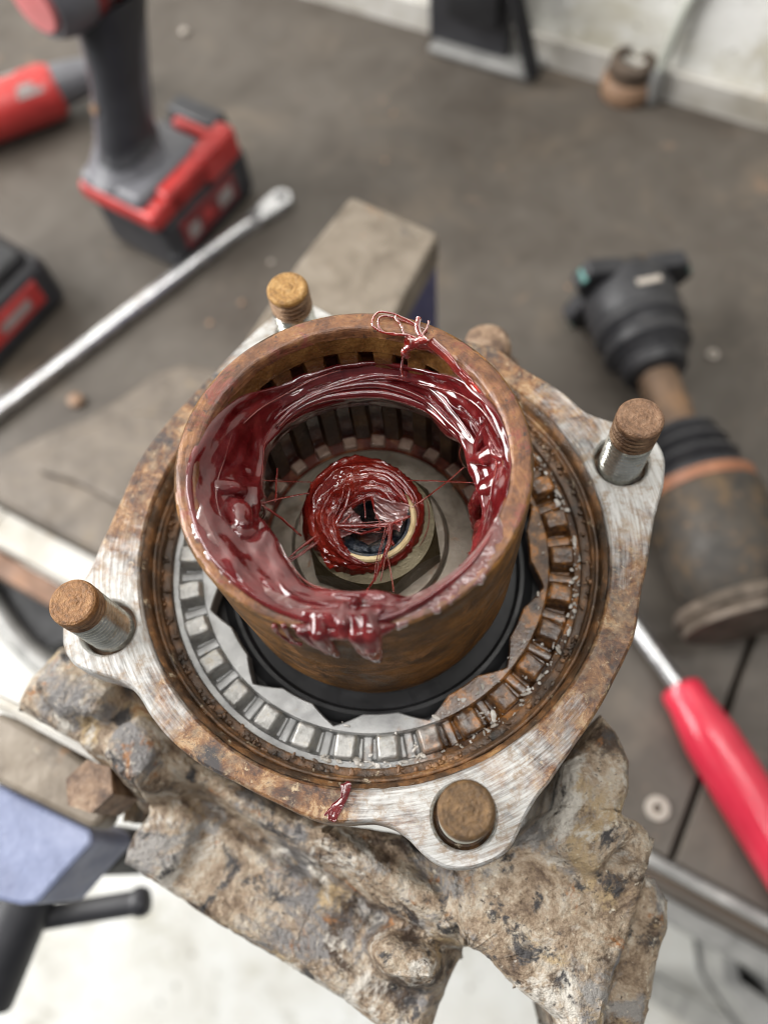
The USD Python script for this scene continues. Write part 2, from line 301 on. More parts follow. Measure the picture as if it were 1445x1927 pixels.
M_BRASS = mat('shaft_end_metal', [(.3, (0.425, 0.304, 0.14)), (.5, (0.612, 0.48, 0.266)), (.7, (0.68, 0.56, 0.336))], scale=260, rough=(.3, .5), metal=.3, bump=(2500, .3, .0003))
M_BLUESTEEL = mat('blue_stained_steel', [(.3, (.008, .009, .010)), (.45, (.018, .024, .035)), (.53, (.045, .048, .05)), (.62, (.12, .095, .07)), (.72, (.22, .19, .15))], scale=210, rough=(.12, .35), metal=.4, bump=(1200, .5, .0006))
M_STUD = mat('stud_zinc', [(.3, (.42, .41, .35)), (.5, (.66, .66, .60)), (.7, (.78, .78, .73))], scale=220, rough=(.12, .26), metal=.85, bump=(1500, .15, .0003), layers=[(200, .60, .68, (.26, .16, .07), .2, .5, .2)])
M_STUDRUST = mat('stud_rust', [(.3, (0.072, 0.036, 0.0216)), (.5, (0.1872, 0.1044, 0.054)), (.65, (0.288, 0.18, 0.1008)), (.8, (0.36, 0.2592, 0.1728))], scale=230, rough=(.3, .5), metal=.35, bump=(1700, .5, .0005), layers=[(300, .62, .7, (.07, .04, .03), .2, .5, .2)])
def stud_top(name, dark, mid, lite):
    def ex(N, L, src, col, ro, me):
        N['wv'] = ('wave_texture', {'wave_type': 'rings', 'rings_direction': 'z', 'scale': 210, 'distortion': 5.0, 'detail': 4, 'detail_scale': 2.5}); L.append((src, 'wv.vector'))
        N['wc'] = ('mix', {'mix_type': 'multiply'}); N['wm'] = ('rgb_ramp', {'ramp': [(0., (.35, .32, .3)), (1., (1.15, 1.1, 1.05))]})
        N['wc'][1]['fac'] = .24
        L.extend([('wv.fac', 'wm.fac'), (col, 'wc.color1'), ('wm.color', 'wc.color2')])
        N['wb'] = ('bump', {'strength': .12, 'distance': .0003}); L.extend([('wv.fac', 'wb.height'), ('b.normal', 'wb.normal')])
        L.remove(('b.normal', 'p.normal')); L.append(('wb.normal', 'p.normal'))
        return 'wc.color', ro, me
    return mat(name, [(.3, dark), (.5, mid), (.68, lite)], scale=420, detail=13, nrough=.74, rough=(.4, .65), metal=.1, bump=(1300, .9, .0006), coord='obj', extra=ex)
M_TOPA = stud_top('stud_end_ochre', (.13, .06, .016), (.36, .19, .05), (.50, .33, .14))
M_TOPB = stud_top('stud_end_brown', (.09, .045, .024), (.23, .125, .068), (.34, .21, .13))
M_TOPC = stud_top('stud_end_dark', (.04, .022, .01), (.13, .072, .028), (.24, .14, .06))
M_TOPD = stud_top('stud_end_orange', (.09, .04, .014), (.25, .115, .038), (.36, .20, .085))
# casting
M_CAST = mat('rough_casting', [(.32, (0.0352, 0.02232, 0.0159)), (.41, (0.1144, 0.0744, 0.0477)), (.47, (0.2288, 0.1628, 0.106)), (.53, (0.3344, 0.2604, 0.1855)), (.59, (0.4136, 0.3581, 0.2862)), (.67, (0.2288, 0.2093, 0.2014)), (.76, (0.4752, 0.4464, 0.4134))], scale=95, detail=14, rough=(.45, .8), bump=(480, 1.0, .0016),
    layers=[(36, .52, .58, (.165, .155, .15), .1, .5, .35), (44, .535, .60, (.055, .034, .021), 0, .7, .71), (40, .57, .63, (.36, .265, .15), 0, .7, 1.3), (50, .55, .61, (.50, .465, .41), 0, .7, .13), (33, .56, .61, (.235, .22, .205), 0, .6, 3.3), (70, .60, .66, (.26, .115, .04), 0, .7, .93), (95, .56, .62, (.04, .036, .036), 0, .6, 2.1), (420, .60, .68, (.55, .49, .39), 0, .7, 1.7), (600, .60, .66, (.035, .025, .02), 0, .7, .53)], nrough=.78)
M_CASTGREY = mat('grey_casting', [(.30, (.04, .03, .023)), (.42, (.13, .105, .08)), (.50, (.25, .215, .175)), (.58, (.38, .34, .285)), (.66, (.22, .19, .165)), (.74, (.42, .38, .33))], scale=90, detail=14, rough=(.5, .8), bump=(430, .95, .0018),
    layers=[(60, .55, .60, (.075, .048, .03), 0, .7, .2), (420, .57, .64, (.64, .60, .53), 0, .7, .5), (80, .59, .65, (.25, .12, .06), 0, .7, .8), (650, .60, .66, (.04, .032, .028), 0, .7, .3)], nrough=.77)
M_STRUT = mat('tan_casting', [(.30, (.045, .03, .02)), (.41, (.13, .09, .06)), (.49, (.225, .175, .12)), (.57, (.31, .255, .185)), (.66, (.19, .17, .15)), (.75, (.36, .31, .235))], scale=52, detail=14, rough=(.45, .75), bump=(520, .7, .0012),
    layers=[(34, .53, .58, (.085, .06, .042), 0, .7, .2), (46, .56, .62, (.085, .085, .08), .1, .5, .52), (40, .57, .64, (.40, .33, .20), 0, .6, .8), (500, .59, .65, (.50, .45, .35), 0, .6, .4), (600, .60, .66, (.04, .03, .022), 0, .7, .3)], nrough=.76)
M_BOLT = mat('bolt_rust', [(.32, (.04, .022, .014)), (.44, (.12, .07, .042)), (.54, (.23, .145, .09)), (.66, (.34, .25, .17))], scale=170, detail=13, nrough=.74, rough=(.5, .7), bump=(900, .5, .0006))
# background
M_BENCH = mat('bench_top_dark', [(.3, (0.0592, 0.048, 0.0384)), (.45, (0.08, 0.0672, 0.0552)), (.56, (0.0944, 0.0808, 0.0672)), (.7, (0.116, 0.0992, 0.0832))], scale=14, detail=13, nrough=.7, rough=(.42, .6), bump=(300, .25, .0006), layers=[(40, .58, .70, (.065, .053, .043), 0, .5, .2), (300, .62, .67, (.20, .15, .11), 0, .6, .5), (9, .54, .70, (.135, .108, .082), 0, .42, .77), (26, .62, .68, (.17, .12, .085), 0, .5, .37)], spec=.4)
M_WALL = mat('wall_white', [(.3, (.70, .69, .62)), (.5, (.83, .825, .78)), (.7, (.87, .865, .84))], scale=11, detail=8, rough=(.4, .6), bump=(60, .3, .003), layers=[(16, .57, .68, (.50, .46, .36), 0, .6, .2), (45, .60, .66, (.22, .19, .15), 0, .6, .6), (10, .52, .64, (.60, .57, .47), 0, .5, .9), (130, .61, .66, (.30, .27, .22), 0, .6, .4)])
M_SKIRT = mat('edge_white', [(.3, (.36, .33, .275)), (.6, (.56, .54, .50))], scale=26, rough=(.4, .6), bump=(300, .3, .0008), layers=[(30, .60, .7, (.42, .34, .25), 0, .6, .2)])
M_FLOOR = mat('floor_paint', [(.3, (.52, .50, .44)), (.45, (.70, .69, .64)), (.65, (.78, .785, .755))], scale=9, detail=9, rough=(.3, .5), bump=(80, .2, .002), layers=[(14, .57, .68, (.40, .38, .31), 0, .5, .2), (9, .54, .68, (.52, .50, .42), 0, .5, .6), (60, .60, .66, (.30, .28, .23), 0, .5, .9)])
M_RAIL = mat('rail_grey', [(.3, (.16, .16, .155)), (.6, (.34, .335, .32))], scale=30, rough=(.35, .55), metal=.2, bump=(300, .3, .0006))
M_FRONT = mat('bench_front_brown', [(.3, (.06, .042, .03)), (.6, (.12, .085, .06))], scale=30, rough=(.5, .7), bump=(300, .3, .0006))
M_FRONTRED = mat('bench_front_rust', [(.3, (.14, .075, .045)), (.6, (.30, .165, .10))], scale=30, rough=(.5, .7), bump=(300, .3, .0006))
M_BLACK = mat('black_paint', [(.3, (.008, .008, .009)), (.6, (.018, .018, .02))], scale=30, rough=(.5, .7), bump=(300, .2, .0006))
M_VBASE = mat('vice_base_dirt', [(.3, (.07, .055, .042)), (.5, (.135, .110, .086)), (.68, (.19, .155, .12))], scale=40, detail=13, rough=(.45, .65), bump=(350, .5, .001), layers=[(60, .58, .66, (.20, .155, .105), 0, .6, .2)], nrough=.72)
M_COLLAR = mat('collar_metal', [(.3, (.07, .055, .042)), (.5, (.14, .11, .085)), (.68, (.24, .19, .15))], scale=60, rough=(.35, .6), metal=.3, bump=(400, .4, .0008))
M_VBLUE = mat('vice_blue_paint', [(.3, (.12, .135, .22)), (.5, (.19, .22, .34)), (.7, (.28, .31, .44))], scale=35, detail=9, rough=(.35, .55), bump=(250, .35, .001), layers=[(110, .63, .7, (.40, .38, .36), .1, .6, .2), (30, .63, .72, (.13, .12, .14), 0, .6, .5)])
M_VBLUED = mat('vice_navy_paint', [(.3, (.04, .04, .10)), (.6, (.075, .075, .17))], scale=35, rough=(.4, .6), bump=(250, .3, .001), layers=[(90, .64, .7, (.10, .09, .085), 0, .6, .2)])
M_VGREY = mat('vice_bare_metal', [(.3, (.10, .078, .056)), (.5, (.195, .160, .122)), (.68, (.26, .222, .178))], scale=45, detail=10, rough=(.4, .65), metal=.15, bump=(350, .35, .0009), layers=[(45, .58, .66, (.10, .085, .07), .1, .6, .2), (200, .64, .7, (.46, .42, .34), .1, .5, .5), (35, .62, .7, (.27, .15, .075), 0, .7, .8)])
M_PLASTIC = mat('grey_black_plastic', [(.3, (0.0225, 0.0225, 0.026)), (.6, (0.0375, 0.0375, 0.0425))], scale=40, rough=(.38, .52), bump=(900, .3, .0005))
M_GREYRUB = mat('grey_rubber', [(.3, (0.1008, 0.1008, 0.1116)), (.6, (0.144, 0.144, 0.1584))], scale=40, rough=(.35, .5), bump=(900, .25, .0005), layers=[(70, .62, .72, (.10, .09, .085), 0, .6, .2)])
M_REDPL = mat('red_plastic', [(.3, (0.357, 0.0255, 0.0255)), (.6, (0.527, 0.04675, 0.0425))], scale=40, rough=(.3, .45), bump=(700, .25, .0005), layers=[(90, .62, .7, (.26, .05, .04), 0, .5, .2), (60, .64, .74, (.62, .25, .22), 0, .5, .5)])
M_REDDK = mat('dark_red_plastic', [(.3, (.10, .01, .012)), (.6, (.22, .02, .022))], scale=40, rough=(.3, .45), bump=(700, .25, .0005))
M_REDPALE = mat('faded_red_plastic', [(.3, (.50, .13, .13)), (.6, (.62, .20, .20))], scale=40, rough=(.3, .5), bump=(500, .3, .0005))
M_REDGLOSS = mat('red_handle', [(.3, (.52, .018, .045)), (.6, (.66, .03, .065))], scale=20, rough=(.22, .34), bump=(300, .1, .0004), coat=.3)
M_WHITE = mat('white_print', [(.3, (0.18, 0.156, 0.15)), (.6, (0.348, 0.324, 0.306))], scale=200, rough=(.4, .6), bump=None)
M_CHROME = mat('chrome', [(.3, (.55, .55, .56)), (.6, (.72, .72, .73))], scale=30, rough=(.16, .32), metal=.9, bump=(300, .15, .0005), layers=[(50, .58, .7, (.30, .24, .20), .6, .45, .2)])
M_RUBBER = mat('boot_rubber', [(.3, (0.0154, 0.0154, 0.0182)), (.6, (0.0315, 0.0308, 0.0336))], scale=50, rough=(.4, .55), bump=(400, .3, .0008), layers=[(60, .60, .7, (.08, .07, .065), 0, .6, .2)])
M_CVCUP = mat('joint_dark_metal', [(.3, (.024, .021, .018)), (.5, (.042, .036, .030)), (.7, (.070, .055, .040))], scale=40, rough=(.5, .7), metal=.1, bump=(400, .4, .0009), layers=[(30, .50, .64, (.115, .07, .032), 0, .6, .2), (120, .58, .66, (.17, .10, .05), 0, .6, .6)])
M_SHAFT = mat('shaft_rust', [(.3, (0.0792, 0.0504, 0.0324)), (.5, (0.1728, 0.1044, 0.0612)), (.7, (0.2736, 0.1512, 0.072))], scale=45, rough=(.5, .7), metal=.1, bump=(500, .5, .001))
M_ORANGE = mat('orange_clamp', [(.3, (0.2016, 0.0792, 0.0396)), (.6, (0.3312, 0.1368, 0.0684))], scale=60, rough=(.4, .6), bump=(500, .3, .0006))
M_TEAL = mat('teal_bolt', [(.3, (.06, .16, .145)), (.6, (.12, .30, .27))], scale=80, rough=(.35, .5), metal=.2, bump=(500, .3, .0006))
M_CABLE = mat('cable_grey', [(.3, (.34, .35, .30)), (.6, (.46, .47, .42))], scale=40, rough=(.4, .5), bump=None)
M_CRUMB = mat('crumb', [(.3, (0.18, 0.096, 0.054)), (.6, (0.312, 0.198, 0.126))], scale=300, rough=(.4, .6), bump=(800, .4, .0006))
M_CRUMBL = mat('crumb_pale', [(.3, (0.3, 0.255, 0.2175)), (.6, (0.45, 0.405, 0.3525))], scale=300, rough=(.35, .5), bump=(800, .4, .0006))
def grease(name, deep, thin, trans, rough, bump=.22):
    """Transparent red jelly: noise mixes the deep and the thin red over its base colour."""
    N = {'g': ('geometry', {}), 'n': ('noise_texture', {'scale': 150, 'detail': 5, 'roughness': .6, 'distortion': .8}),
         'r': ('rgb_ramp', {'ramp': [(.32, deep), (.56, tuple(np.array(deep) * .6 + np.array(thin) * .4)), (.74, thin)]}),
         'bn': ('noise_texture', {'scale': 240, 'detail': 3, 'roughness': .45, 'distortion': 1.6}), 'b': ('bump', {'strength': bump, 'distance': .0006}),
         'p': ('principled_bsdf', {'roughness': rough, 'ior': 1.48, 'transmission_weight': trans, 'coat_weight': .6, 'coat_roughness': .07, 'coat_ior': 1.5, 'specular_ior_level': .6})}
    L = [('g.position', 'n.vector'), ('n.fac', 'r.fac'), ('r.color', 'p.base_color'), ('g.position', 'bn.vector'), ('bn.fac', 'b.height'), ('b.normal', 'p.normal')]
    return usdkit.material(stage, '/World/Looks/' + name, N, L, surface='p.BSDF')
M_GREASE = grease('red_grease', (.145, .005, .008), (.44, .055, .055), .62, .14, .12)
M_GREASED = grease('red_grease_coil', (.24, .008, .008), (.60, .07, .04), .62, .10)
M_GREASEPINK = grease('red_grease_film', (.24, .055, .055), (.48, .20, .17), .72, .26, .3)
M_STRAND = grease('red_grease_strand', (.55, .09, .06), (.80, .32, .22), .6, .12)

# ================================================================ SETTING
ZB = -.300                                      # bench top
TH = math.radians(-28.8)
E1 = np.array([math.cos(TH), math.sin(TH), 0]); E2 = np.array([-math.sin(TH), math.cos(TH), 0]); EZ = np.array([0, 0, 1.0])
O = W(722, 1334, ZB) * [1, 1, 0]
def B(s, t, z=0): return O + E1 * s + E2 * t + EZ * z     # along the bench edge, away from it, height
def bar(s0, s1, t0, t1, z0, z1, bev=.0015):
    return box(B((s0 + s1) / 2, (t0 + t1) / 2, (z0 + z1) / 2), (s1 - s0, t1 - t0, z1 - z0), TH, bev)
DEPTH = .553
seam = float((W(1340, 1411, ZB) - O) @ E1)
bench = thing('workbench', 'long dark grey-brown workbench under the knuckle and the tools', 'workbench', B(0, .25, ZB))
part(bench, 'board', bar(-1.3, seam - .0018, 0, DEPTH, ZB - .035, ZB), M_BENCH)
part(bench, 'board', bar(seam + .0018, 1.3, 0, DEPTH, ZB - .035, ZB), M_BENCH)
part(bench, 'under_board', bar(-1.29, 1.29, .012, DEPTH - .01, ZB - .06, ZB - .036), M_BLACK)
part(bench, 'steel_edge', bar(seam - .13, 1.3, -.0075, -.001, ZB - .010, ZB - .0005), M_RAIL, label='pale grey steel edge strip on the right')
part(bench, 'front_panel', bar(-.05, 1.3, -.006, .010, ZB - .155, ZB - .0615), M_FRONT)
part(bench, 'lower_rail', bar(-.05, 1.3, -.020, -.0065, ZB - .165, ZB - .13), M_RAIL)
part(bench, 'white_edging', bar(-1.3, -.297, -.024, -.001, ZB - .03, ZB - .001), M_SKIRT, label='white painted edging')
part(bench, 'white_edging', bar(-.2955, -.08, -.024, -.001, ZB - .03, ZB), M_SKIRT, label='white painted edging')
part(bench, 'brown_rail', bar(-1.3, -.06, -.040, -.025, ZB - .07, ZB - .03), M_FRONTRED)
part(bench, 'shade_panel', plate(np.array([W(u_, v_, -.40)[:2] for u_, v_ in [(-40, 1000), (40, 1060), (130, 1110), (200, 1180), (90, 1222), (30, 1200), (-40, 1090)]]), [], [(-.40, .001), (-.403, 0), (-.7, 0)]), M_BLACK)  # black sheet standing in for the shade below the bench edge
part(bench, 'leg', tube(spline([W(-40, 1090, -.395), W(6, 1165, -.395), W(45, 1215, -.395), W(100, 1262, -.395), W(220, 1330, -.395)], 24), .0085, 18), M_RAIL, smooth=True, label='curved grey tube')
wall_t = DEPTH + .001
top('wall', bar(-2.2, 2.2, wall_t + .004, wall_t + .1, -1.2, 1.6, .004), M_WALL, kind='structure')
top('skirting', bar(-2.2, 2.2, wall_t - .004, wall_t + .003, ZB - .05, ZB + .026, .002), M_SKIRT, kind='structure')
top('floor', tm((np.array([[-4, -4, -1.2], [4, -4, -1.2], [4, 4, -1.2], [-4, 4, -1.2]], float), [[0, 1, 2, 3]])), M_FLOOR, kind='structure', smooth=False)

# ================================================================ STEERING KNUCKLE
FL = [(590, 572), (611, 583), (640, 596), (690, 600), (760, 606), (830, 622), (885, 640), (938, 655), (975, 683), (1024, 714), (1070, 744), (1104, 774), (1145, 789), (1180, 800), (1215, 812), (1236, 830), (1248, 852), (1251, 878),
      (1247, 921), (1236, 963), (1221, 1042), (1203, 1144), (1194, 1196), (1162, 1269), (1122, 1344), (1072, 1419), (1022, 1489), (982, 1554), (962, 1594), (922, 1626), (872, 1639), (842, 1636), (797, 1609), (762, 1574), (722, 1553),
      (625, 1549), (550, 1527), (450, 1477), (360, 1427), (310, 1382), (280, 1342), (250, 1299), (200, 1274), (140, 1251), (123, 1229), (116, 1190), (122, 1150), (140, 1112), (163, 1080), (180, 1042), (207, 985), (247, 892), (276, 842), (330, 775), (400, 700), (470, 630), (509, 596), (545, 574)]
fl2 = smooth_loop(W2(FL, 0), 620)
ang = np.arctan2(fl2[:, 1], fl2[:, 0])
fl2 = fl2 * (1 + .004 * (meshkit.fbm(np.c_[fl2 * 130, 0 * ang], 3, 4) - .5) * 2)[:, None]
STUD = [pol(.06727, 17.06 + 90 * k, 0) for k in (1, 0, -1, -2)]
SH = [.0202, .0219, .0235, .0207]
RBORE = .0583
knuckle = thing('steering_knuckle', 'rusty steering knuckle with machined four stud flange and steel cup full of red grease', 'steering knuckle')
part(knuckle, 'flange', plate(fl2, [circle(RBORE, 300)] + [circle(.0067, 64, s[:2]) for s in STUD], [(0, .0007), (-.0003, .0003), (-.0008, 0), (-.0085, -.0002), (-.0105, .0008)]), M_FLANGE, smooth=30)
part(knuckle, 'bore_wall', lathe([(RBORE - .0001, -.0012), (RBORE - .0012, -.0022), (RBORE - .0016, -.0050), (.0552, -.0056), (.0549, -.0085), (.0546, -.0118), (.0540, -.0150)], 300, wob=.00035, seed=3, scale=420, fine=.0006), M_BORE, smooth=True)
part(knuckle, 'seal_ring', lathe([(.0568, -.0052), (.0567, -.0044), (.0562, -.0040), (.0557, -.0044), (.0556, -.0060), (.0556, -.0085)], 240, wob=.0002, seed=5, scale=300), M_BORE, smooth=True)
part(knuckle, 'retaining_ring', lathe([(.0552, -.0088), (.0551, -.0080), (.0537, -.0079), (.0531, -.0084), (.0530, -.0112)], 240, wob=.0002, seed=6, scale=500), M_BORE, smooth=40)
# toothed ring
t = np.arange(720) * 2 * np.pi / 720
ph = ((np.degrees(t) - 17.06) % 30) / 30
lob = np.interp(ph, [0, .10, .30, .70, .90, 1.0], [.0440, .0428, .0404, .0404, .0428, .0440])
inner = np.c_[lob * np.cos(t), lob * np.sin(t)]
ZR = -.0112
ring = part(knuckle, 'toothed_ring', cat(
    plate(circle(.0452, 360), [inner], [(ZR + .0012, .0003), (ZR + .0008, 0), (ZR - .004, 0)]),
    lathe([(.0449, ZR + .0011), (.0453, ZR + .0008), (.0456, ZR - .0012), (.0459, ZR - .0018), (.0505, ZR - .0022), (.0512, ZR - .0008), (.0516, ZR + .0005), (.0530, ZR + .0007), (.0531, ZR - .003)], 360)), M_RING, smooth=30)
def tooth(a, jit):
    w0, w1, h = .0046, .0031, .0042
    r0, r1 = .0455, .0509
    sp = lambda r, s, z: m3.Manifold.sphere(.00085, 14).translate([r, s, z])
    hs = [sp(r, s * w0 / 2, ZR - .0022) for r in (r0, r1) for s in (-1, 1)] + [sp(r, s * w1 / 2, ZR + .0022 + jit) for r in (r0 + .0008, r1 - .0005) for s in (-1, 1)]
    return m3.Manifold.batch_hull(hs).rotate([0, 0, a])
ridge = lambda a: m3.Manifold.batch_hull([m3.Manifold.sphere(.0007, 10).translate([r, s, ZR - .0016]) for r in (.0456, .0510) for s in (-.0006, .0006)]).rotate([0, 0, a])
for k in range(30):
    a = 190.0 + 12 * k - .4
    tt_ = tm(tooth(a, rng.uniform(-.0003, .0003)).refine_to_length(.0006)); tt_.vertices = tt_.vertices + (meshkit.fbm(np.array(tt_.vertices) * 500, 3, k)[:, None] - .5) * [[.0004, .0004, .0005]]
    part(ring, 'tooth', tt_, M_TOOTH, smooth=60)
for k in range(30):
    part(ring, 'ridge', ridge(190 + 12 * k + 5.6), M_RING, smooth=45)
# crumbs of dried grease lying on the dirty right side
ms = []
for k in range(340):
    a = rng.uniform(-105, 45); r = rng.choice([.0520, .0527, .0516, .0490, .0440], p=[.32, .26, .2, .14, .08]) + rng.normal(0, .0007)
    q_ = trimesh.creation.icosphere(2, 1.0); z_ = min(rng.gamma(1.6, .00014) + .00010, .0007)
    q_.vertices = q_.vertices * (.35 + 1.3 * meshkit.fbm(np.array(q_.vertices) * 1.3 + k * 3.1, 3, k)[:, None]) * [z_ * rng.uniform(.7, 1.9), z_ * rng.uniform(.5, 1.1), z_ * .4]
    q_.apply_transform(trimesh.transformations.rotation_matrix(math.radians(a + rng.normal(90, 40)), [0, 0, 1]))
    q_.apply_translation(pol(r, a, ZR + (.0018 if r < .0506 else .0009) + rng.uniform(-.0006, .0005))); ms.append(q_)
part(knuckle, 'dried_grease', cat(*ms), M_MUCK, smooth=True, kind='stuff', label='white specks of dried grease')
ms = []
for k in range(420):
    a = rng.uniform(0, 360); r = .0549 + rng.normal(0, .0008)
    s = trimesh.creation.icosphere(1, 1.0); s.apply_scale([rng.uniform(.0003, .0010), rng.uniform(.0003, .0008), rng.uniform(.0002, .0006)]); s.apply_transform(trimesh.transformations.rotation_matrix(rng.uniform(0, 3), [0, 0, 1]))
    s.vertices = s.vertices * (1 + .5 * (meshkit.noise(np.array(s.vertices) * 2500, k)[:, None] - .5)); s.apply_translation(pol(r, a, -.0075 + rng.normal(0, .0007))); ms.append(s)
part(knuckle, 'rust_flake', cat(*ms), M_BORE, smooth=40, kind='stuff')
# black seal floor below the ring
part(knuckle, 'seal_face', lathe([(.0545, -.0175), (.047, -.0190), (.042, -.0192), (.0395, -.0178), (.0385, -.0178), (.0375, -.0196), (.0340, -.0200), (.020, -.0200)], 200), M_DARK, smooth=25)
# housing under the flange
part(knuckle, 'housing', lathe([(.0632, -.0102), (.0628, -.020), (.0605, -.034), (.0585, -.050), (.055, -.075), (.05, -.12)], 220, wob=.0012, seed=8, scale=130, fine=.003), M_CAST, smooth=True)
# studs
def stud(i):
    c, h = STUD[i] * [1, 1, 0], SH[i]
    ms = []
    pitch, n = .00125, 64
    zr = h * (.60 if i in (0, 1) else .72)
    def threads(z0, z1, r0, dep, pitch):
        nz = int((z1 - z0) / pitch * 14); zz = np.linspace(z0, z1, nz); th = np.arange(n) * 2 * np.pi / n
        T, Z = np.meshgrid(th, zz, indexing='ij'); ph = (Z / pitch - T / (2 * np.pi)) % 1
        fade = np.clip((z1 - Z) / .0008, 0, 1) * .6 + .4
        rr = r0 - dep * (np.abs(ph - .5) * 2) ** 1.5 * fade + .00012 * (meshkit.fbm(np.stack([T * 3, Z * 900, Z * 0 + i], -1), 3, i) - .5)
        return grid(np.stack([c[0] + rr * np.cos(T), c[1] + rr * np.sin(T), Z], -1), close_u=True)
    s = part(knuckle, 'stud', threads(-.012, zr, .00550, .00075, .00150), M_STUD, smooth=40, origin=c + [0, 0, 0])
    part(s, 'thread_tip', threads(zr, h - .0009, .00555, .00095, .00165), M_STUDRUST, smooth=40)
    part(s, 'stud_end', lathe([(.00545, h - .0016), (.00545, h - .0008), (.0052, h - .0003), (.0047, h), (.003, h - .00005), (.0016, h - .00012), (.0011, h + .0001), (0, h + .00012)], 72, o=c, wob=.00005, seed=i, scale=900), (M_TOPA, M_TOPB, M_TOPC, M_TOPD)[i], smooth=30, origin=c + [0, 0, h])
    part(s, 'seat', lathe([(.0068, -.0030), (.0060, -.0036), (.0050, -.0036)], 48, o=c), M_BORE, smooth=30)
for i in range(4): stud(i)

# ---- steel cup
RO, ZT = .03584, .0448
cup = part(knuckle, 'cup', lathe([(.0313, ZT - .0004), (RO - .0007, ZT), (RO - .0002, ZT - .0003), (RO, ZT - .0012), (RO, .020), (RO - .0004, -.006), (RO - .0012, -.0114), (RO - .0022, -.0130), (.0335, -.0140), (.0335, -.019)], 300, wob=.00012, seed=12, scale=260, fine=.0016), M_CUP, smooth=28)
part(cup, 'rim', lathe([(.0306, ZT - .0022), (.0311, ZT - .0006), (.0316, ZT + .0001), (RO - .0010, ZT + .0002), (RO - .0005, ZT - .0001)], 300, wob=.00025, seed=13, scale=420, fine=.0008), M_RIM, smooth=True)
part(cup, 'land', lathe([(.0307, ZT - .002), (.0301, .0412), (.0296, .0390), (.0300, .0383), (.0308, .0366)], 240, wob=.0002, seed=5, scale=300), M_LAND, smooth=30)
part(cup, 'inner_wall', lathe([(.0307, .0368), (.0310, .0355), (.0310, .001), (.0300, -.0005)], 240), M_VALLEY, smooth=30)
def spl(a):
    m = m3.Manifold.batch_hull([m3.Manifold.sphere(.0003, 8).translate([r, s * w, z]) for (z, ex) in ((.0386, .0004), (.0372, .0), (.0008, 0)) for r, w in ((.0296 + ex, .0016), (.0312, .0024)) for s in (-1, 1)])
    return m.rotate([0, 0, a])
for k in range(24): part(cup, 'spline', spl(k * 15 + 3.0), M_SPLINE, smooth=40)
def spl_tip(a):
    return m3.Manifold.batch_hull([m3.Manifold.sphere(.0003, 8).translate([r, s * w, z]) for (z, ex, ww) in ((.0389, .0007, .0021), (.0370, 0, .0018), (.0300, 0, .0017)) for r, w in ((.0294 + ex, ww), (.0312, .0026)) for s in (-1, 1)]).rotate([0, 0, a])
for k in range(24): part(cup, 'lit_spline_tip', spl_tip(k * 15 + 3.0), M_LAND, smooth=40)  # upper ends in a lighter material, painting the light that reaches them
part(cup, 'cup_floor', lathe([(.0316, .0004), (.0268, .0002), (.0262, -.0006), (0, -.0008)], 120, wob=.0002, seed=3, scale=300, fine=.001), M_FLOORRED, smooth=35)
for k in range(24):
    m = m3.Manifold.batch_hull([m3.Manifold.sphere(.0004, 8).translate([r, s * w, z]) for (z, w) in ((0., .0016), (.0012, .0013)) for r in (.0272, .0294) for s in (-1, 1)]).rotate([0, 0, k * 15 + 10.5])
    part(cup, 'tab', m, M_TAB, smooth=40)
part(cup, 'washer', lathe([(.0258, -.0003), (.0258, .0006), (.0253, .0011), (.0196, .0012), (.0193, .0008), (.0188, .0006)], 140), M_WASHER, smooth=30)
part(cup, 'washer', lathe([(.0190, .0004), (.0190, .0022), (.0184, .0028), (.008, .0030)], 140), M_WASHER, smooth=30)
NC = np.array([.0012, -.0003, 0])
hexa = m3.Manifold.cylinder(.0098, .0172, .0172, 6).translate([0, 0, .0024])
cone = m3.Manifold.cylinder(.012, .0168, .0126, 72).translate([0, 0, .0030]); cone2 = m3.Manifold.cylinder(.0060, .013, .0168, 72).translate([0, 0, -.0005])
nutm = (hexa ^ m3.Manifold.cylinder(.0120, .0200, .0138, 72).translate([0, 0, .0022])) - m3.Manifold.cylinder(.03, .0098, .0098, 48).translate([0, 0, -.005])
nut = part(cup, 'hexagon_nut', nutm.rotate([0, 0, -22]).translate(NC.tolist()), M_NUT, smooth=25)
part(cup, 'shaft_end', lathe([(.0106, .002), (.0106, .0148), (.0102, .0154), (.0088, .0155), (.0083, .0150), (.0080, .0128), (.0058, .0118), (.0050, .0100), (.0046, .006), (.0044, -.001)], 90, o=NC, wob=.0002, seed=2, scale=500, fine=.0006), M_BLUESTEEL, smooth=40)
part(cup, 'bright_edge', lathe([(.0107, .0143), (.0107, .0157), (.0103, .0160), (.0095, .0159), (.0092, .0153)], 90, o=NC, wob=.00012, seed=4, scale=600), M_BRASS, smooth=40)
part(cup, 'staked_collar', meld([chain([NC + pol(.0072, a, .0125) for a in (215, 240, 268)], [.0016, .0022, .0014]), chain([NC + pol(.0070, a, .0130) for a in (276, 300, 318)], [.0018, .0021, .0012])], .0005, 6, .0003, 700), M_BLUESTEEL, smooth=True)

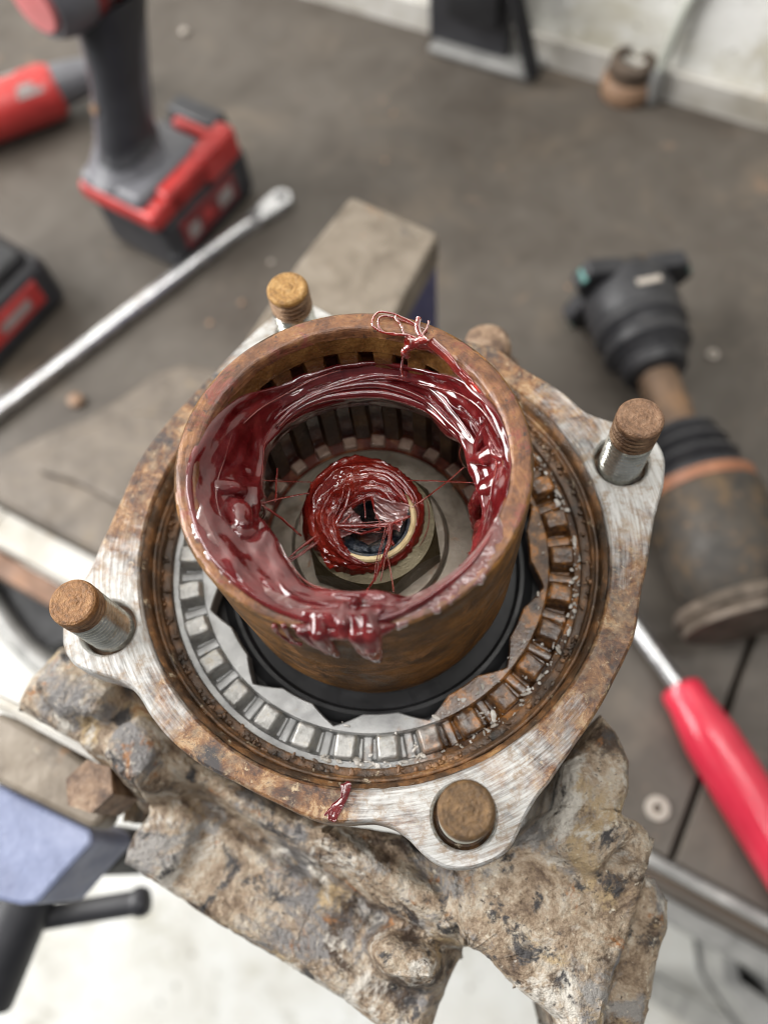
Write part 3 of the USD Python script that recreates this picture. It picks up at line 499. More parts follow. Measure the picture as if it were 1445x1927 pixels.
# ---- rough arms and lugs of the casting
def rk(name, pts, zt, zb, m, **kw):
    lab = kw.pop('label', None)
    return part(knuckle, name, rock(W2(pts, zt), zt, zb, **kw), m, smooth=True, label=lab)
REG = {'lug': (-.024, [(1060, 1440), (1135, 1340), (1165, 1375), (1190, 1430), (1190, 1485), (1172, 1535), (1190, 1570), (1120, 1640), (1030, 1600)]),
       'arm': (-.031, [(880, 1600), (960, 1600), (1060, 1500), (1120, 1515), (1180, 1540), (1222, 1562), (1234, 1590), (1226, 1620), (1200, 1690), (1180, 1760), (1150, 1850), (1130, 1940), (1120, 2060), (1075, 2020), (1050, 1925), (970, 1862), (925, 1812), (880, 1775), (850, 1700), (840, 1640)]),
       'outer': (-.044, [(1140, 1650), (1200, 1640), (1240, 1655), (1262, 1700), (1262, 1750), (1246, 1800), (1232, 1880), (1215, 1960), (1190, 2060), (1080, 2060), (1100, 1900)]),
       'neck': (-.040, [(240, 1420), (330, 1400), (480, 1500), (560, 1540), (760, 1570), (880, 1640), (960, 1700), (930, 1800), (868, 1780), (830, 1770), (760, 1735), (680, 1675), (580, 1608), (460, 1535), (380, 1478), (330, 1470), (262, 1500), (236, 1470)]),
       'under': (-.074, [(222, 1545), (232, 1420), (400, 1450), (860, 1650), (868, 1800), (700, 1770), (480, 1600), (320, 1500), (262, 1530), (236, 1480)]),
       'strut': (-.056, [(225, 1625), (245, 1570), (290, 1510), (330, 1488), (365, 1495), (450, 1555), (560, 1625), (660, 1690), (730, 1740), (790, 1780), (850, 1800), (868, 1800), (850, 1835), (815, 1930), (790, 1990), (720, 1945), (640, 1885), (540, 1822), (400, 1740), (300, 1672)]),
       'boss': (-.036, [(700, 1790), (735, 1765), (800, 1790), (822, 1815), (812, 1850), (770, 1852), (715, 1822)]),
       'web': (-.034, [(560, 1552), (620, 1560), (760, 1640), (860, 1700), (850, 1760), (760, 1700), (640, 1620)]),
       'left': (-.037, [(20, 1330), (50, 1270), (110, 1210), (150, 1225), (240, 1290), (330, 1400), (360, 1450), (300, 1480), (230, 1440), (160, 1408), (100, 1375)]),
       'left_top': (-.030, [(60, 1285), (110, 1225), (150, 1235), (215, 1285), (190, 1350), (110, 1345)]),
       'knob': (-.030, [(190, 1420), (215, 1370), (262, 1345), (300, 1385), (290, 1430), (262, 1475), (225, 1462)]),
       'cap': (-.0515, [(230, 1620), (250, 1570), (294, 1514), (328, 1494), (368, 1540), (350, 1620), (305, 1668)]),
       'pad': (-.0265, [(1150, 1520), (1210, 1548), (1234, 1590), (1218, 1640), (1172, 1610)])}
polys = {k: Polygon(W2(p, z)).buffer(0) for k, (z, p) in REG.items()}
whole = shapely.union_all(list(polys.values())).buffer(.0012).buffer(-.0012)
if whole.geom_type != 'Polygon': whole = max(whole.geoms, key=lambda g: g.area)
def body_top(v):
    pts = shapely.points(v[:, 0], v[:, 1]); hs = []
    for k, (z, _) in REG.items():
        d = shapely.distance(polys[k], pts); di = shapely.distance(polys[k].exterior, pts) * (d <= 0)
        hs.append(z - 5.0 * d + .0022 * (1 - np.exp(-di / .006)) + (.0016 if k == 'strut' else 0) * np.exp(-((di - .0035) / .0016) ** 2))
    hs = np.array(hs); K = 2600.
    m = hs.max(0); return m + np.log(np.exp((hs - m) * K).sum(0)) / K + .022
part(knuckle, 'casting', rock(np.array(whole.exterior.coords)[:-1], -.022, -.105, rnd=.004, cell=.0014, amp=.00042, freq=190, seed=23, pits=.9, top_fn=body_top), M_CAST, smooth=40, label='corroded grey and tan cast housing with its strut and arms')
ridge_ = np.array([W(1222, 1575, -.0295), W(1195, 1660, -.031), W(1165, 1760, -.0325), W(1135, 1850, -.033), W(1118, 1950, -.0335)])
part(knuckle, 'casting_seam', tube(wob0 if False else spline(ridge_, 60), .0013 + .0007 * meshkit.noise(np.c_[np.arange(60) * .4, np.zeros(60), np.zeros(60)]), 10), M_CAST, smooth=True)


part(knuckle, 'bolt', tm(m3.Manifold.cylinder(.022, .0070, .0074, 6)).apply_transform(trimesh.transformations.rotation_matrix(.75, [0, 0, 1])).apply_translation(W(222, 1492, -.070)), M_BOLT, smooth=25, label='rusty hexagon bolt at the left')
# rusty bolt head behind the flange on the far right
bb = W(918, 640, -.020)
part(knuckle, 'bolt', lathe([(.0075, -.03), (.0075, -.004), (.0068, -.0012), (.0052, .0), (0, .0003)], 40, o=bb, wob=.0006, seed=41, scale=300), M_BOLT, smooth=35, label='rounded rusty bolt head behind the cup')
rk('rear_ledge', [(860, 640), (920, 630), (975, 660), (1000, 720), (960, 800), (870, 760)], -.026, -.07, M_BORE, rnd=.005, amp=.001, freq=170, seed=43)

# ================================================================ GREASE
TH_ = np.array([-180, -170, -148, -125, -109, -94, -83, -66, -47, -30, -10, 15, 36, 56, 73, 100, 124, 145, 169, 180.])
LR = np.array([21.3, 21.4, 21.2, 24.0, 27.6, 27.0, 27.4, 30.6, 29.6, 28.0, 26.3, 24.4, 24.6, 26.2, 26.0, 24.6, 24.8, 23.8, 21.5, 21.3]) / 1000
LZ = np.array([33, 34, 38.5, 41.5, 43, 43.6, 43.6, 42.5, 39.5, 36, 34, 33, 31, 29.2, 29, 29, 29, 30, 31, 33]) / 1000
TZ = np.array([45, 45.2, 45.4, 45.6, 46.0, 46.4, 46.4, 45.6, 45.0, 44.8, 44.6, 44.2, 42, 37.5, 35.2, 34.5, 35.5, 41.5, 44.6, 45]) / 1000
TR = np.array([33.2, 33.4, 33.6, 33.8, 34.2, 35.0, 34.8, 33.6, 32.8, 32.4, 32.0, 31.6, 30.6, 30.2, 30.2, 30.2, 30.2, 30.8, 32.6, 33.2]) / 1000
def tabl(a, Y): 
    a = (a + 180) % 360 - 180
    from scipy.interpolate import PchipInterpolator
    return PchipInterpolator(TH_, Y)(a)
nth, ns = 900, 96
A = np.arange(nth) * 360 / nth - 180
lr, lz, tz, tr = (tabl(A, Y) for Y in (LR, LZ, TZ, TR))
sec = np.stack([np.stack([tr, tz - .0006], -1), np.stack([tr - .0008, tz + .0002], -1), np.stack([lr * .45 + tr * .55, lz * .35 + tz * .65 + .0000], -1), np.stack([lr + .0012, lz + .0011], -1), np.stack([lr, lz], -1),
    np.stack([lr + .0006, lz - .0022], -1), np.stack([lr * .6 + .4 * .0305, lz - .0075], -1), np.stack([0 * lr + .0300, lz - .0125], -1), np.stack([0 * lr + .0309, lz - .0118], -1), np.stack([0 * lr + .0309, np.minimum(tz - .004, lz + .004)], -1)], 1)
from scipy.interpolate import CubicSpline, PchipInterpolator
u = np.linspace(0, 1, ns, endpoint=False)
kn = np.array([0, .05, .24, .42, .48, .56, .72, .86, .90, .96, 1.0])
secs = np.concatenate([sec, sec[:, :1]], 1)
RZ = PchipInterpolator(kn, secs, axis=1)(u)                 # (nth, ns, 2)
Ar = np.radians(A)[:, None] + 0 * u
P = np.stack([RZ[..., 0] * np.cos(Ar), RZ[..., 0] * np.sin(Ar), RZ[..., 1]], -1)
g0 = grid(P, close_u=True, close_v=True)
nrm = np.array(g0.vertex_normals).reshape(P.shape)
if (nrm[:, 40] * np.stack([np.cos(Ar[:, 40]), np.sin(Ar[:, 40]), 0 * Ar[:, 40]], -1)).sum() > 0: nrm = -nrm; g0.invert()
twist = u[None] * 40 + .9 * np.sin(Ar * 2) + 1.4 * np.cos(Ar + .5)
cyl = lambda fa, fs, o: np.stack([np.cos(Ar) * fa + o, np.sin(Ar) * fa, twist * fs], -1)
ridged = 1 - np.abs(2 * meshkit.fbm(cyl(1.1, .20, 3), 2, 51) - 1)
lump = meshkit.fbm(cyl(3.0, .14, 9), 2, 53) - .5
fine = 1 - np.abs(2 * meshkit.fbm(cyl(3.0, 2.2, 5), 3, 57) - 1)
left = np.exp(-(((A + 150 + 180) % 360 - 180) / 34) ** 2)[:, None]; right = np.exp(-((A - 2) / 38) ** 2)[:, None]; front = np.exp(-((A + 88) / 22) ** 2)[:, None]
lump2 = meshkit.fbm(cyl(5.5, .25, 2), 2, 59) - .5
back = np.exp(-((A - 95) / 55) ** 2)[:, None]
vis = np.interp(u, [0, .04, .1, .7, .86, .9, 1], [0, .5, 1, 1, .2, 0, 0])[None]
disp = vis * (.0008 * (ridged - .6) * (1 + .5 * back) + .0022 * lump * (1 + .9 * left + .5 * right) + .00014 * (fine - .6) + .0020 * lump2 * (left + .8 * right + .5 * front))
P2 = P + nrm * disp[..., None]
gl = thing('grease', 'thick dark red grease lining the inside and rim of the steel cup', 'grease', (0, 0, .03))
part(gl, 'wall_coat', grid(P2, close_u=True, close_v=True).copy() if not len(g0.faces) else trimesh.Trimesh(P2.reshape(-1, 3), g0.faces, process=False), M_GREASE, smooth=True)
# pink film smeared over the rim
def film(a0, a1, r0f, r1f, seed, z=ZT):
    na, nr = int((a1 - a0) * 3), 24
    aa = np.linspace(a0, a1, na); s = np.linspace(0, 1, nr); e = np.clip(np.minimum((aa - a0), (a1 - aa)) / 8, 0, 1)
    edge = r0f + (r1f - r0f) * e * (.55 + .75 * meshkit.fbm(np.c_[aa * .25, aa * 0, aa * 0 + seed], 3, seed))
    R = r0f + (edge - r0f)[:, None] * s[None]; T = np.radians(aa)[:, None] + 0 * R
    h = .00032 * np.sin(np.pi * np.clip(s * .92 + .08, 0, 1))[None] * (.4 + 1.4 * meshkit.fbm(np.stack([np.cos(T) * 30, np.sin(T) * 30, R * 700], -1), 4, seed)) + .0002
    h = np.where(s[None] > .97, -.0003, h)
    return grid(np.stack([R * np.cos(T), R * np.sin(T), z + h - .0002], -1))
part(gl, 'film', film(196, 262, .0306, .0345, 3), M_GREASEPINK, smooth=True)
part(gl, 'film', film(262, 335, .0308, .0352, 5), M_GREASEPINK, smooth=True)
# drips over the front edge of the rim
def drip(a0, path, rad): return chain([pol(r, a0 + da, z) for r, da, z in path], rad)
ms = [drip(-84.5, [(.033, 0, ZT + .0006), (.0356, 0, ZT + .0004), (.0374, 0, .0425), (.0378, .2, .0385), (.0378, .5, .0352), (.0377, .6, .0335)], [.0022, .0023, .0020, .0015, .0011, .0010]),
      drip(-88, [(.033, 0, ZT + .0006), (.0357, .5, ZT + .0002), (.0373, 1.5, .0418), (.0376, 2.6, .0375), (.0376, 3.2, .0340)], [.0022, .0022, .0017, .0011, .0007]),
      drip(-100, [(.033, 0, ZT + .0005), (.0357, .8, ZT), (.0371, 2.8, .0405), (.0373, 4.4, .0372), (.0373, 5.0, .0345)], [.0018, .0019, .0014, .0008, .0003]),
      drip(-104, [(.0357, 0, ZT - .0003), (.0368, 4, .0412), (.0371, 8.4, .0378)], [.0014, .0010, .0005]),
      drip(-110, [(.0357, 0, ZT - .0006), (.0366, 1.0, .0412), (.0368, 2.2, .0385)], [.0007, .0004, .0003]),
      drip(-113, [(.0362, 0, ZT - .0012), (.0367, .6, .0405), (.0368, 3, .0375), (.0369, 7, .0382)], [.0006, .00035, .0003, .0003]),
      drip(-92, [(.031, 0, ZT + .0004), (.034, 0, ZT + .0014), (.0356, .5, ZT + .0004)], [.0014, .0017, .0012]),
      chain([pol(.0352, a, ZT - .0002 + .0004 * math.sin(a * 1.7)) for a in (-108, -103, -97, -91, -85, -80, -77)], [.0004, .0010, .0013, .0015, .0018, .0012, .0004]),
      chain([pol(.0328, a, ZT + .0006) for a in (-104, -97, -90, -83, -76)], [.0012, .0017, .002, .0018, .0010]),
      drip(-88, [(.0300, 0, ZT + .0010), (.0302, 0, .0478)], [.0013, .0005]), drip(-80, [(.0320, 0, ZT + .0006), (.0326, 0, .0472)], [.0012, .0003])]
part(gl, 'drip', meld(ms, .00055, 14, .00028, 260, 3), M_GREASE, smooth=True, label='drips hanging over the front of the rim')
# lumps and tongues on the left and right walls
ms = [chain([pol(.0272, -168, .036), pol(.0245, -160, .0395), pol(.0250, -152, .041)], [.0030, .0026, .0020]), chain([pol(.0265, -150, .040), pol(.0235, -148, .038), pol(.0222, -146, .033)], [.0028, .0018, .0010]),
      chain([pol(.0285, -175, .0385), pol(.0250, -176, .0375), pol(.0236, -178, .0325), pol(.0238, -180, .024)], [.0026, .0016, .0010, .0014]),
      chain([pol(.0280, 172, .034), pol(.0242, 170, .0325), pol(.0242, 168, .022), pol(.026, 167, .012)], [.0018, .0013, .0011, .0016]),
      chain([pol(.0285, 160, .031), pol(.0255, 158, .0295), pol(.0258, 157, .020), pol(.028, 157, .012)], [.0015, .0011, .0007, .0012]),
      chain([pol(.0245, -140, .0385), pol(.0232, -135, .036), pol(.0236, -128, .034)], [.0022, .0016, .0009])]
part(gl, 'lump', meld(ms, .0006, 8, .0003, 380, 8), M_GREASE, smooth=True)
ms = [chain([pol(.0300, 8, .0375), pol(.0272, 7, .0365), pol(.0246, 9, .0345), pol(.0238, 12, .0342)], [.0026, .0018, .0009, .0003]), chain([pol(.0300, -4, .036), pol(.0270, -6, .034), pol(.0255, -8, .028), pol(.0265, -10, .020)], [.0028, .0022, .0020, .0022]),
      chain([pol(.0305, 20, .040), pol(.0285, 18, .0385), pol(.0265, 15, .036), pol(.0255, 11, .0345)], [.0018, .0011, .0009, .0006]), chain([pol(.0305, 28, .0405), pol(.0292, 25, .0395), pol(.0282, 20, .040)], [.0012, .0010, .0005]),
      chain([pol(.0303, 2, .0405), pol(.0288, 4, .0395), pol(.0283, 9, .0405), pol(.0290, 13, .0395)], [.0012, .0009, .0006, .0004]), chain([pol(.0295, -22, .034), pol(.0275, -20, .030), pol(.0278, -24, .024)], [.002, .0018, .0016])]
part(gl, 'lump', meld(ms, .0006, 8, .0003, 380, 18), M_GREASE, smooth=True)
# strands along and across
ms = []
def wob(p, amp, sd):
    p = np.array(p); return p + (np.stack([meshkit.fbm(np.c_[np.arange(len(p)) * .22, np.zeros(len(p)), np.full(len(p), sd + 7 * k)], 3, sd + k) for k in range(3)], -1) - .5) * 2 * amp
for k in range(14):
    a0 = rng.uniform(-180, 180); a1 = a0 + rng.uniform(14, 70) * rng.choice([-1, 1]); n = 26
    aa = np.linspace(a0, a1, n); s0 = rng.uniform(.12, .56) ; s1 = np.clip(s0 + rng.normal(0, .07), .1, .62)
    si = np.clip(np.linspace(s0, s1, n) + .02 * np.sin(np.linspace(0, 6, n) + k), .08, .64)
    ia = (np.round((aa + 180) / 360 * nth).astype(int)) % nth; iu = (si * ns).astype(int)
    p = P2[ia, iu] + nrm[ia, iu] * .00015
    from scipy.ndimage import gaussian_filter1d
    p = gaussian_filter1d(p, 2.0, axis=0, mode='nearest')
    ms.append(tube(p, rng.uniform(.00006, .00022) * np.sin(np.linspace(.15, np.pi - .15, n)) ** .5, 6))
for k in range(9):       # strings bridging from the lip down the wall on the left and right
    a = rng.choice([rng.normal(178, 11), rng.normal(-150, 10), rng.normal(0, 18), rng.normal(-40, 15)]); q = tabl(np.array([a]), LR)[0]; zz = tabl(np.array([a]), LZ)[0]
    p = spline([pol(q + rng.uniform(.001, .004), a, zz + .0012), pol(q - .0006, a + rng.normal(0, 1), zz - .003), pol(q + .0003, a + rng.normal(0, 4), zz - .009), pol(.0285, a + rng.normal(0, 8), zz - .016)], 16)
    ms.append(tube(wob(p, .0006, k), np.linspace(rng.uniform(.0001, .0004), .00008, 16), 6))
part(gl, 'strand', cat(*ms), M_GREASED, smooth=True, kind='stuff', label='thin strings of grease on the cup wall')
# loops on the back rim
ms = []
def hair(pts, r=.0003, n=40, amp=.0003, sd=1): ms.append(tube(wob(spline(pts, n), amp, sd), r * (.75 + .5 * rng.random()), 6))
w = lambda u_, v_, z: W(u_, v_, z)
zt2 = ZT + .0006
hair([w(790, 612, zt2), w(745, 592, zt2 + .0002), w(706, 592, zt2 + .0002), w(702, 612, zt2), w(735, 628, zt2), w(775, 634, zt2)], .0003, sd=2)
hair([w(800, 622, zt2), w(750, 600, zt2), w(712, 600, zt2 + .0005), w(716, 616, zt2), w(760, 630, zt2 + .0005), w(790, 640, zt2)], .00022, sd=3)
hair([w(806, 604, zt2), w(795, 630, zt2), w(775, 650, zt2 - .001), w(764, 662, .0425), w(757, 710, .034)], .0003, sd=4)
hair([w(745, 594, zt2), w(760, 625, zt2), w(770, 655, zt2 - .002), w(765, 662, .042)], .00025, sd=5)
hair([w(800, 640, zt2), w(785, 645, zt2), w(768, 655, zt2 - .001), w(765, 668, .041)], .0007, sd=6)
hair([w(786, 600, zt2), w(800, 640, zt2 - .0005), w(850, 665, .0435), w(880, 690, .043)], .0008, sd=7)
hair([w(765, 645, zt2), w(820, 655, .0435), w(870, 690, .0425), w(910, 740, .042)], .0012, sd=8)
hair([w(808, 640, zt2), w(860, 690, .043), w(905, 745, .042), w(940, 800, .0425)], .0010, sd=9)
part(gl, 'loop', cat(*ms), M_GREASED, smooth=True, label='looped strings of grease on the back rim')
# stretched tongues at the far wall: a twisted band below the back rim
ms = []
for k, (dz, dr, rad) in enumerate([(0, 0, .0011), (.0013, .0006, .0007), (-.0016, .0008, .0009), (.0024, .0018, .0006)]):
    aa = np.linspace(138, 20, 60); rr = tabl(aa, LR) + dr + .0005 * np.sin(aa * .07 + k); z = tabl(aa, LZ) + dz + .0012 * np.sin(np.radians((aa - 80) * 1.6) + k * .7)
    ms.append(tube(np.stack([pol(r, a, zz) for r, a, zz in zip(rr, aa, z)]), rad * (.35 + .8 * np.sin(np.linspace(.1, 3.0, 60))), 10))
part(gl, 'band', cat(*ms), M_GREASE, smooth=True, label='twisted band of grease under the back rim')

# ---- grease coiled round the nut
NG = NC + np.array([-.0010, .0010, 0])
gn = thing('grease', 'glossy red grease coiled round the hexagon nut in the middle of the cup', 'grease', NC + [0, 0, .013])
na, nr = 360, 60
aa = np.arange(na) * 2 * np.pi / na; s = np.linspace(0, 1, nr)
deg = np.degrees(aa)
bk = np.exp(-(((deg - 138 + 180) % 360 - 180) / 104) ** 6)                       # covers the far half of the shaft end
rin = (.0112 - .0072 * bk * (.78 + .22 * np.exp(-(((deg - 95 + 180) % 360 - 180) / 60) ** 4))); rout = .0143 + .0014 * np.cos(aa - 2.3)
hz = .0150 + .0042 * bk + .0008 * np.cos(aa * 3)
R = rout[:, None] + (rin - rout)[:, None] * s[None]
dome = np.interp(s, [0, .04, .16, .40, .68, .9, 1], [-.0085, -.0045, -.0010, .0006, .0002, -.0006, -.0026])
T = aa[:, None] + 0 * R
sw = s[None] * 9 + T * 1.0
Z = hz[:, None] + dome[None] * (1 + .3 * bk[:, None]) + 0.0009 * bk[:, None] * (1 - np.abs(np.sin(sw * 1.1 + .6 * np.sin(T * 2)))) + .0014 * (meshkit.fbm(np.stack([np.cos(T) * 3, np.sin(T) * 3, s[None] * 6 + T * 0], -1), 4, 71) - .5)
R = R + .0013 * (meshkit.fbm(np.stack([np.cos(T) * 4, np.sin(T) * 4, s[None] * 4 + 0 * T], -1), 4, 73) - .5) + .0006 * (1 - np.abs(np.sin(Z * 2600 + T))) * (s[None] < .3)
part(gn, 'coil', grid(np.stack([NG[0] + R * np.cos(T), NG[1] + R * np.sin(T), Z], -1), close_u=True), M_GREASED, smooth=True)
ms = []
for k in range(6):
    a0 = rng.uniform(0, 360); L_ = rng.uniform(40, 150); n = 36; av = np.linspace(a0, a0 + L_, n)
    q = rng.random(); z0, r0 = (.0075 + .0105 * q, .0153 - .0018 * q ** 3 + rng.normal(0, .0004)) if rng.random() < .75 else (.0172 + rng.normal(0, .0005), rng.uniform(.0115, .014))
    bb_ = np.exp(-(((av - 95 + 180) % 360 - 180) / 62) ** 4)
    zz = z0 + .0022 * bb_ * q + .0008 * np.sin(np.radians(av * 1.5 + 90 * k)) ; rr = r0 + .0005 * np.sin(np.radians(av * 2 + 50 * k))
    ms.append(tube(np.stack([NG + pol(r, a, z) for r, a, z in zip(rr, av, zz)]), rng.choice([.00012, .0002, .00035, .0007], p=[.35, .3, .2, .15]) * np.sin(np.linspace(.12, 3.0, n)) ** .6, 7))
part(gn, 'strand', cat(*ms), M_GREASED, smooth=True, kind='stuff')
ms = []
for k in range(6):       # inner swirls over the far half of the shaft end
    n = 30; av = np.linspace(168 - k * 2, 8 + k * 2, n); r0 = .0052 + .0013 * k
    zz = .0158 + .0030 * np.sin(np.linspace(.25, 2.9, n)) + .0006 * math.sin(k * 2.1) - max(0, 3 - k) * .0007
    ms.append(tube(wob(np.stack([NC + pol(r0, a, z) for a, z in zip(av, zz)]), .0004, k), (.0009 + .0005 * rng.random()) * np.sin(np.linspace(.15, 3.0, n)) ** .7, 12))
part(gn, 'swirl', cat(*ms), M_GREASED, smooth=True)
# torn films of grease hanging over the open shaft end
def patch(corners, sag, sd, n=26):
    c = [np.asarray(q) for q in corners]; uu, vv = np.meshgrid(np.linspace(0, 1, n), np.linspace(0, 1, n), indexing='ij')
    Pq = ((1 - uu) * (1 - vv))[..., None] * c[0] + (uu * (1 - vv))[..., None] * c[1] + (uu * vv)[..., None] * c[2] + ((1 - uu) * vv)[..., None] * c[3]
    Pq = Pq + (np.stack([meshkit.fbm(np.stack([uu * 3, vv * 9, 0 * uu + sd + q], -1), 3, sd + q) for q in range(3)], -1) - .5) * [.0009, .0009, .0016]
    Pq[..., 2] -= sag * np.sin(np.pi * uu) * np.sin(np.pi * vv)
    lo = Pq - [0, 0, .00025]
    return trimesh.util.concatenate([grid(Pq), grid(lo[::-1])])
part(gn, 'film', patch([W(702, 932, .0185), W(772, 950, .0185), W(752, 1000, .0178), W(706, 972, .0178)], .0012, 3), M_GREASEPINK, smooth=True)
part(gn, 'film', patch([W(612, 985, .0178), W(662, 955, .0185), W(690, 990, .0172), W(640, 1012, .0172)], .0010, 9), M_GREASEPINK, smooth=True)
part(gn, 'film', patch([W(590, 1020, .0168), W(630, 1000, .0176), W(668, 1052, .0160), W(620, 1070, .0150)], .0008, 15), M_GREASED, smooth=True)
# the Y of strings across the shaft end, and threads to the cup wall
zs = .0180
chw = lambda p, r: chain(p, [x * .52 for x in r])
J, K_ = w(628, 990, zs), w(735, 986, zs)
ms = [chw([w(527, 1066, .0195), w(560, 1035, .0192), w(600, 1005, zs), J], [.00025, .0005, .0010, .0014]), chw([J, w(650, 955, zs + .001), w(662, 905, .0195)], [.0014, .0008, .0012]), chw([w(610, 995, zs), w(600, 955, zs), w(600, 915, zs)], [.0008, .0006, .0012]),
      chw([J, w(690, 990, zs), K_, w(770, 972, zs)], [.0012, .0009, .0010, .0007]), chw([J, w(680, 1005, zs - .001), w(715, 995, zs)], [.0006, .0005, .0007]), chw([K_, w(733, 1022, .0185), w(722, 1050, .0185), w(705, 1090, .022), w(690, 1112, .0262)], [.0011, .0010, .0009, .0006, .0004]),
      chw([K_, w(728, 1000, zs), w(740, 1025, .0175)], [.0008, .0005, .0007]), chw([w(660, 968, zs), w(645, 985, zs), w(622, 1002, zs)], [.0004, .0006, .0008]), chw([w(700, 935, .0195), w(704, 960, zs), w(716, 985, zs)], [.0006, .0003, .0005]),
      chw([w(618, 1025, .0165), w(660, 1048, .016), w(690, 1062, .0155)], [.0006, .0007, .0005])]
part(gn, 'web', meld(ms, .00035, 3, .00016, 700, 4), M_GREASED, smooth=True, label='forked strings stretched over the shaft end')
ms = []
hair([w(490, 948, .030), w(540, 935, .026), w(580, 928, .0205)], .00018, 24, .00015, 11)
hair([w(490, 948, .030), w(540, 985, .025), w(565, 1008, .019)], .00022, 24, .00015, 12)
hair([w(482, 904, .0305), w(540, 906, .026), w(590, 908, .020)], .00012, 24, .0001, 13)
hair([w(765, 904, .020), w(830, 906, .026), w(892, 908, .033)], .00013, 24, .0001, 14)
hair([w(775, 955, .0185), w(830, 915, .025), w(872, 880, .033)], .00012, 24, .0001, 15)
hair([w(520, 895, .029), w(518, 945, .026), w(522, 880, .029)], .00015, 20, .0002, 16)
hair([w(728, 1045, .019), w(735, 1075, .024), w(740, 1112, .033)], .00018, 24, .0001, 17)
hair([w(685, 940, .019), w(688, 975, .018)], .00015, 8, .0001, 18)
hair([w(640, 960, .018), w(690, 935, .019)], .00015, 8, .0001, 19)
hair([w(750, 1000, .0175), w(747, 985, .0175)], .00012, 8, .0001, 20)
for k in range(12):
    p0, p1 = [(J, w(527, 1066, .0195)), (J, K_), (K_, w(705, 1095, .0225)), (J, w(655, 915, .0195))][k % 4]
    q0, q1 = p0 + rng.normal(0, .0006, 3), p1 + rng.normal(0, .0007, 3)
    hair([q0, (q0 + q1) / 2 + rng.normal(0, .0005, 3), q1], (.00006 + .00010 * rng.random()), 16, .00035, 40 + k)
part(gn, 'thread', cat(*ms), M_GREASED, smooth=True, label='hair thin threads to the cup wall')
# smear across the front of the flange
gs = thing('grease', 'short red smear of grease across the rusty front of the flange', 'grease', W(645, 1510, 0))
ms = []
for k in range(5):
    o_ = np.array([rng.normal(0, 4), rng.normal(0, 2)]); n_ = rng.normal(0, 3, (4, 2))
    pts_ = np.array([(655, 1480), (647, 1500), (636, 1522), (624, 1538)], float) + o_ + n_
    ms.append(chain([W(u_, v_, .0003) for u_, v_ in pts_], [.0003 + .0005 * rng.random() for _ in range(4)]))
ms.append(chain([W(640, 1518, .0004), W(622, 1524, .0004), W(612, 1534, .0003)], [.0006, .0005, .0003]))
sm_ = meld(ms, .0004, 4, .00012, 800, 5); sv = np.array(sm_.vertices); sv[:, 2] = np.where(sv[:, 2] > -.0006, sv[:, 2] * .2 + .0001, sv[:, 2]); sm_.vertices = sv
part(gs, 'smear', sm_, M_GREASE, smooth=True)

# ================================================================ VICE
vb = W(690, 480, -.12)
vice = thing('bench_vice', 'blue bench vice with worn bare metal jaw and anvil gripping the knuckle', 'vice', B(-.02, .06, ZB))
def slab(pts, zt, zb, bev=.0015, n=0):
    l = W2(pts, zt)
    P_ = Polygon(l).buffer(-bev * 2).buffer(bev * 2, quad_segs=4) if bev else Polygon(l)
    c = np.array(P_.exterior.coords)[:-1]
    return plate(c, [], [(zt, bev), (zt - bev * .4, bev * .3), (zt - bev, 0), (zb, 0)])
part(vice, 'anvil', slab([(560, 492), (660, 366), (828, 438), (770, 540), (640, 800), (420, 700)], -.120, -.138, .002), M_VGREY, smooth=30, label='bare metal anvil top')
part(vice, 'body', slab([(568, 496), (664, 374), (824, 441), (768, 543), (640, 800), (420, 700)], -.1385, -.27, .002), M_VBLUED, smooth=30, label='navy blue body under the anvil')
part(vice, 'base', slab([(-30, 870), (20, 848), (90, 812), (160, 786), (235, 742), (292, 700), (345, 684), (400, 690), (440, 720), (470, 800), (420, 1000), (330, 1130), (180, 1038), (60, 975), (-30, 925)], -.282, -.2995, .003), M_VBASE, smooth=30, label='worn flat base casting on the bench')
part(vice, 'base_step', slab([(55, 880), (140, 905), (230, 952), (300, 1000), (360, 960), (400, 860), (330, 780), (250, 770), (130, 815)], -.276, -.2815, .003), M_VBASE, smooth=30)
part(vice, 'jaw_plate', slab([(-30, 1325), (60, 1372), (120, 1402), (186, 1452), (198, 1500), (196, 1548), (176, 1564), (90, 1522), (-30, 1462)], -.078, -.090, .002), M_VGREY, smooth=30, label='bare metal jaw at the left')
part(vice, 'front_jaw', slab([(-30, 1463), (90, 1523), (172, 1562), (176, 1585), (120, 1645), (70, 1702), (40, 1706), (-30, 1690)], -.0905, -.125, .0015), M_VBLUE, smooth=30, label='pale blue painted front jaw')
part(vice, 'jaw_shade_side', slab([(100, 1590), (186, 1545), (262, 1588), (238, 1640), (170, 1646), (110, 1672), (60, 1700)], -.1255, -.185, .004), M_BLACK, smooth=30, label='shaded side of the front jaw coloured black')  # same blue jaw; the shade on this side is put in as black
part(vice, 'jaw_strip', tube(np.array([W(-30, 1308, -.073), W(40, 1342, -.073), W(190, 1424, -.073)]), .0022, 6), M_SKIRT, smooth=30, label='pale edge of the jaw insert')
a_, b_ = W(-20, 1745, -.2), W(258, 1699, -.2)
hp = part(vice, 'handle', tube(np.array([a_ + (b_ - a_) * t for t in np.linspace(0, 1, 8)]), .0052, 20), M_PLASTIC, smooth=40)
part(hp, 'handle_end', lathe([(0, -.002), (.0052, -.002), (.0062, .0), (.0062, .003), (.0050, .005), (0, .0056)], 24, o=b_, axis=(b_ - a_)), M_PLASTIC, smooth=40)
part(vice, 'screw', tube(np.array([W(60, 1660, -.19), W(20, 1760, -.195), W(-30, 1880, -.2)]), .0125, 28), M_PLASTIC, smooth=40)

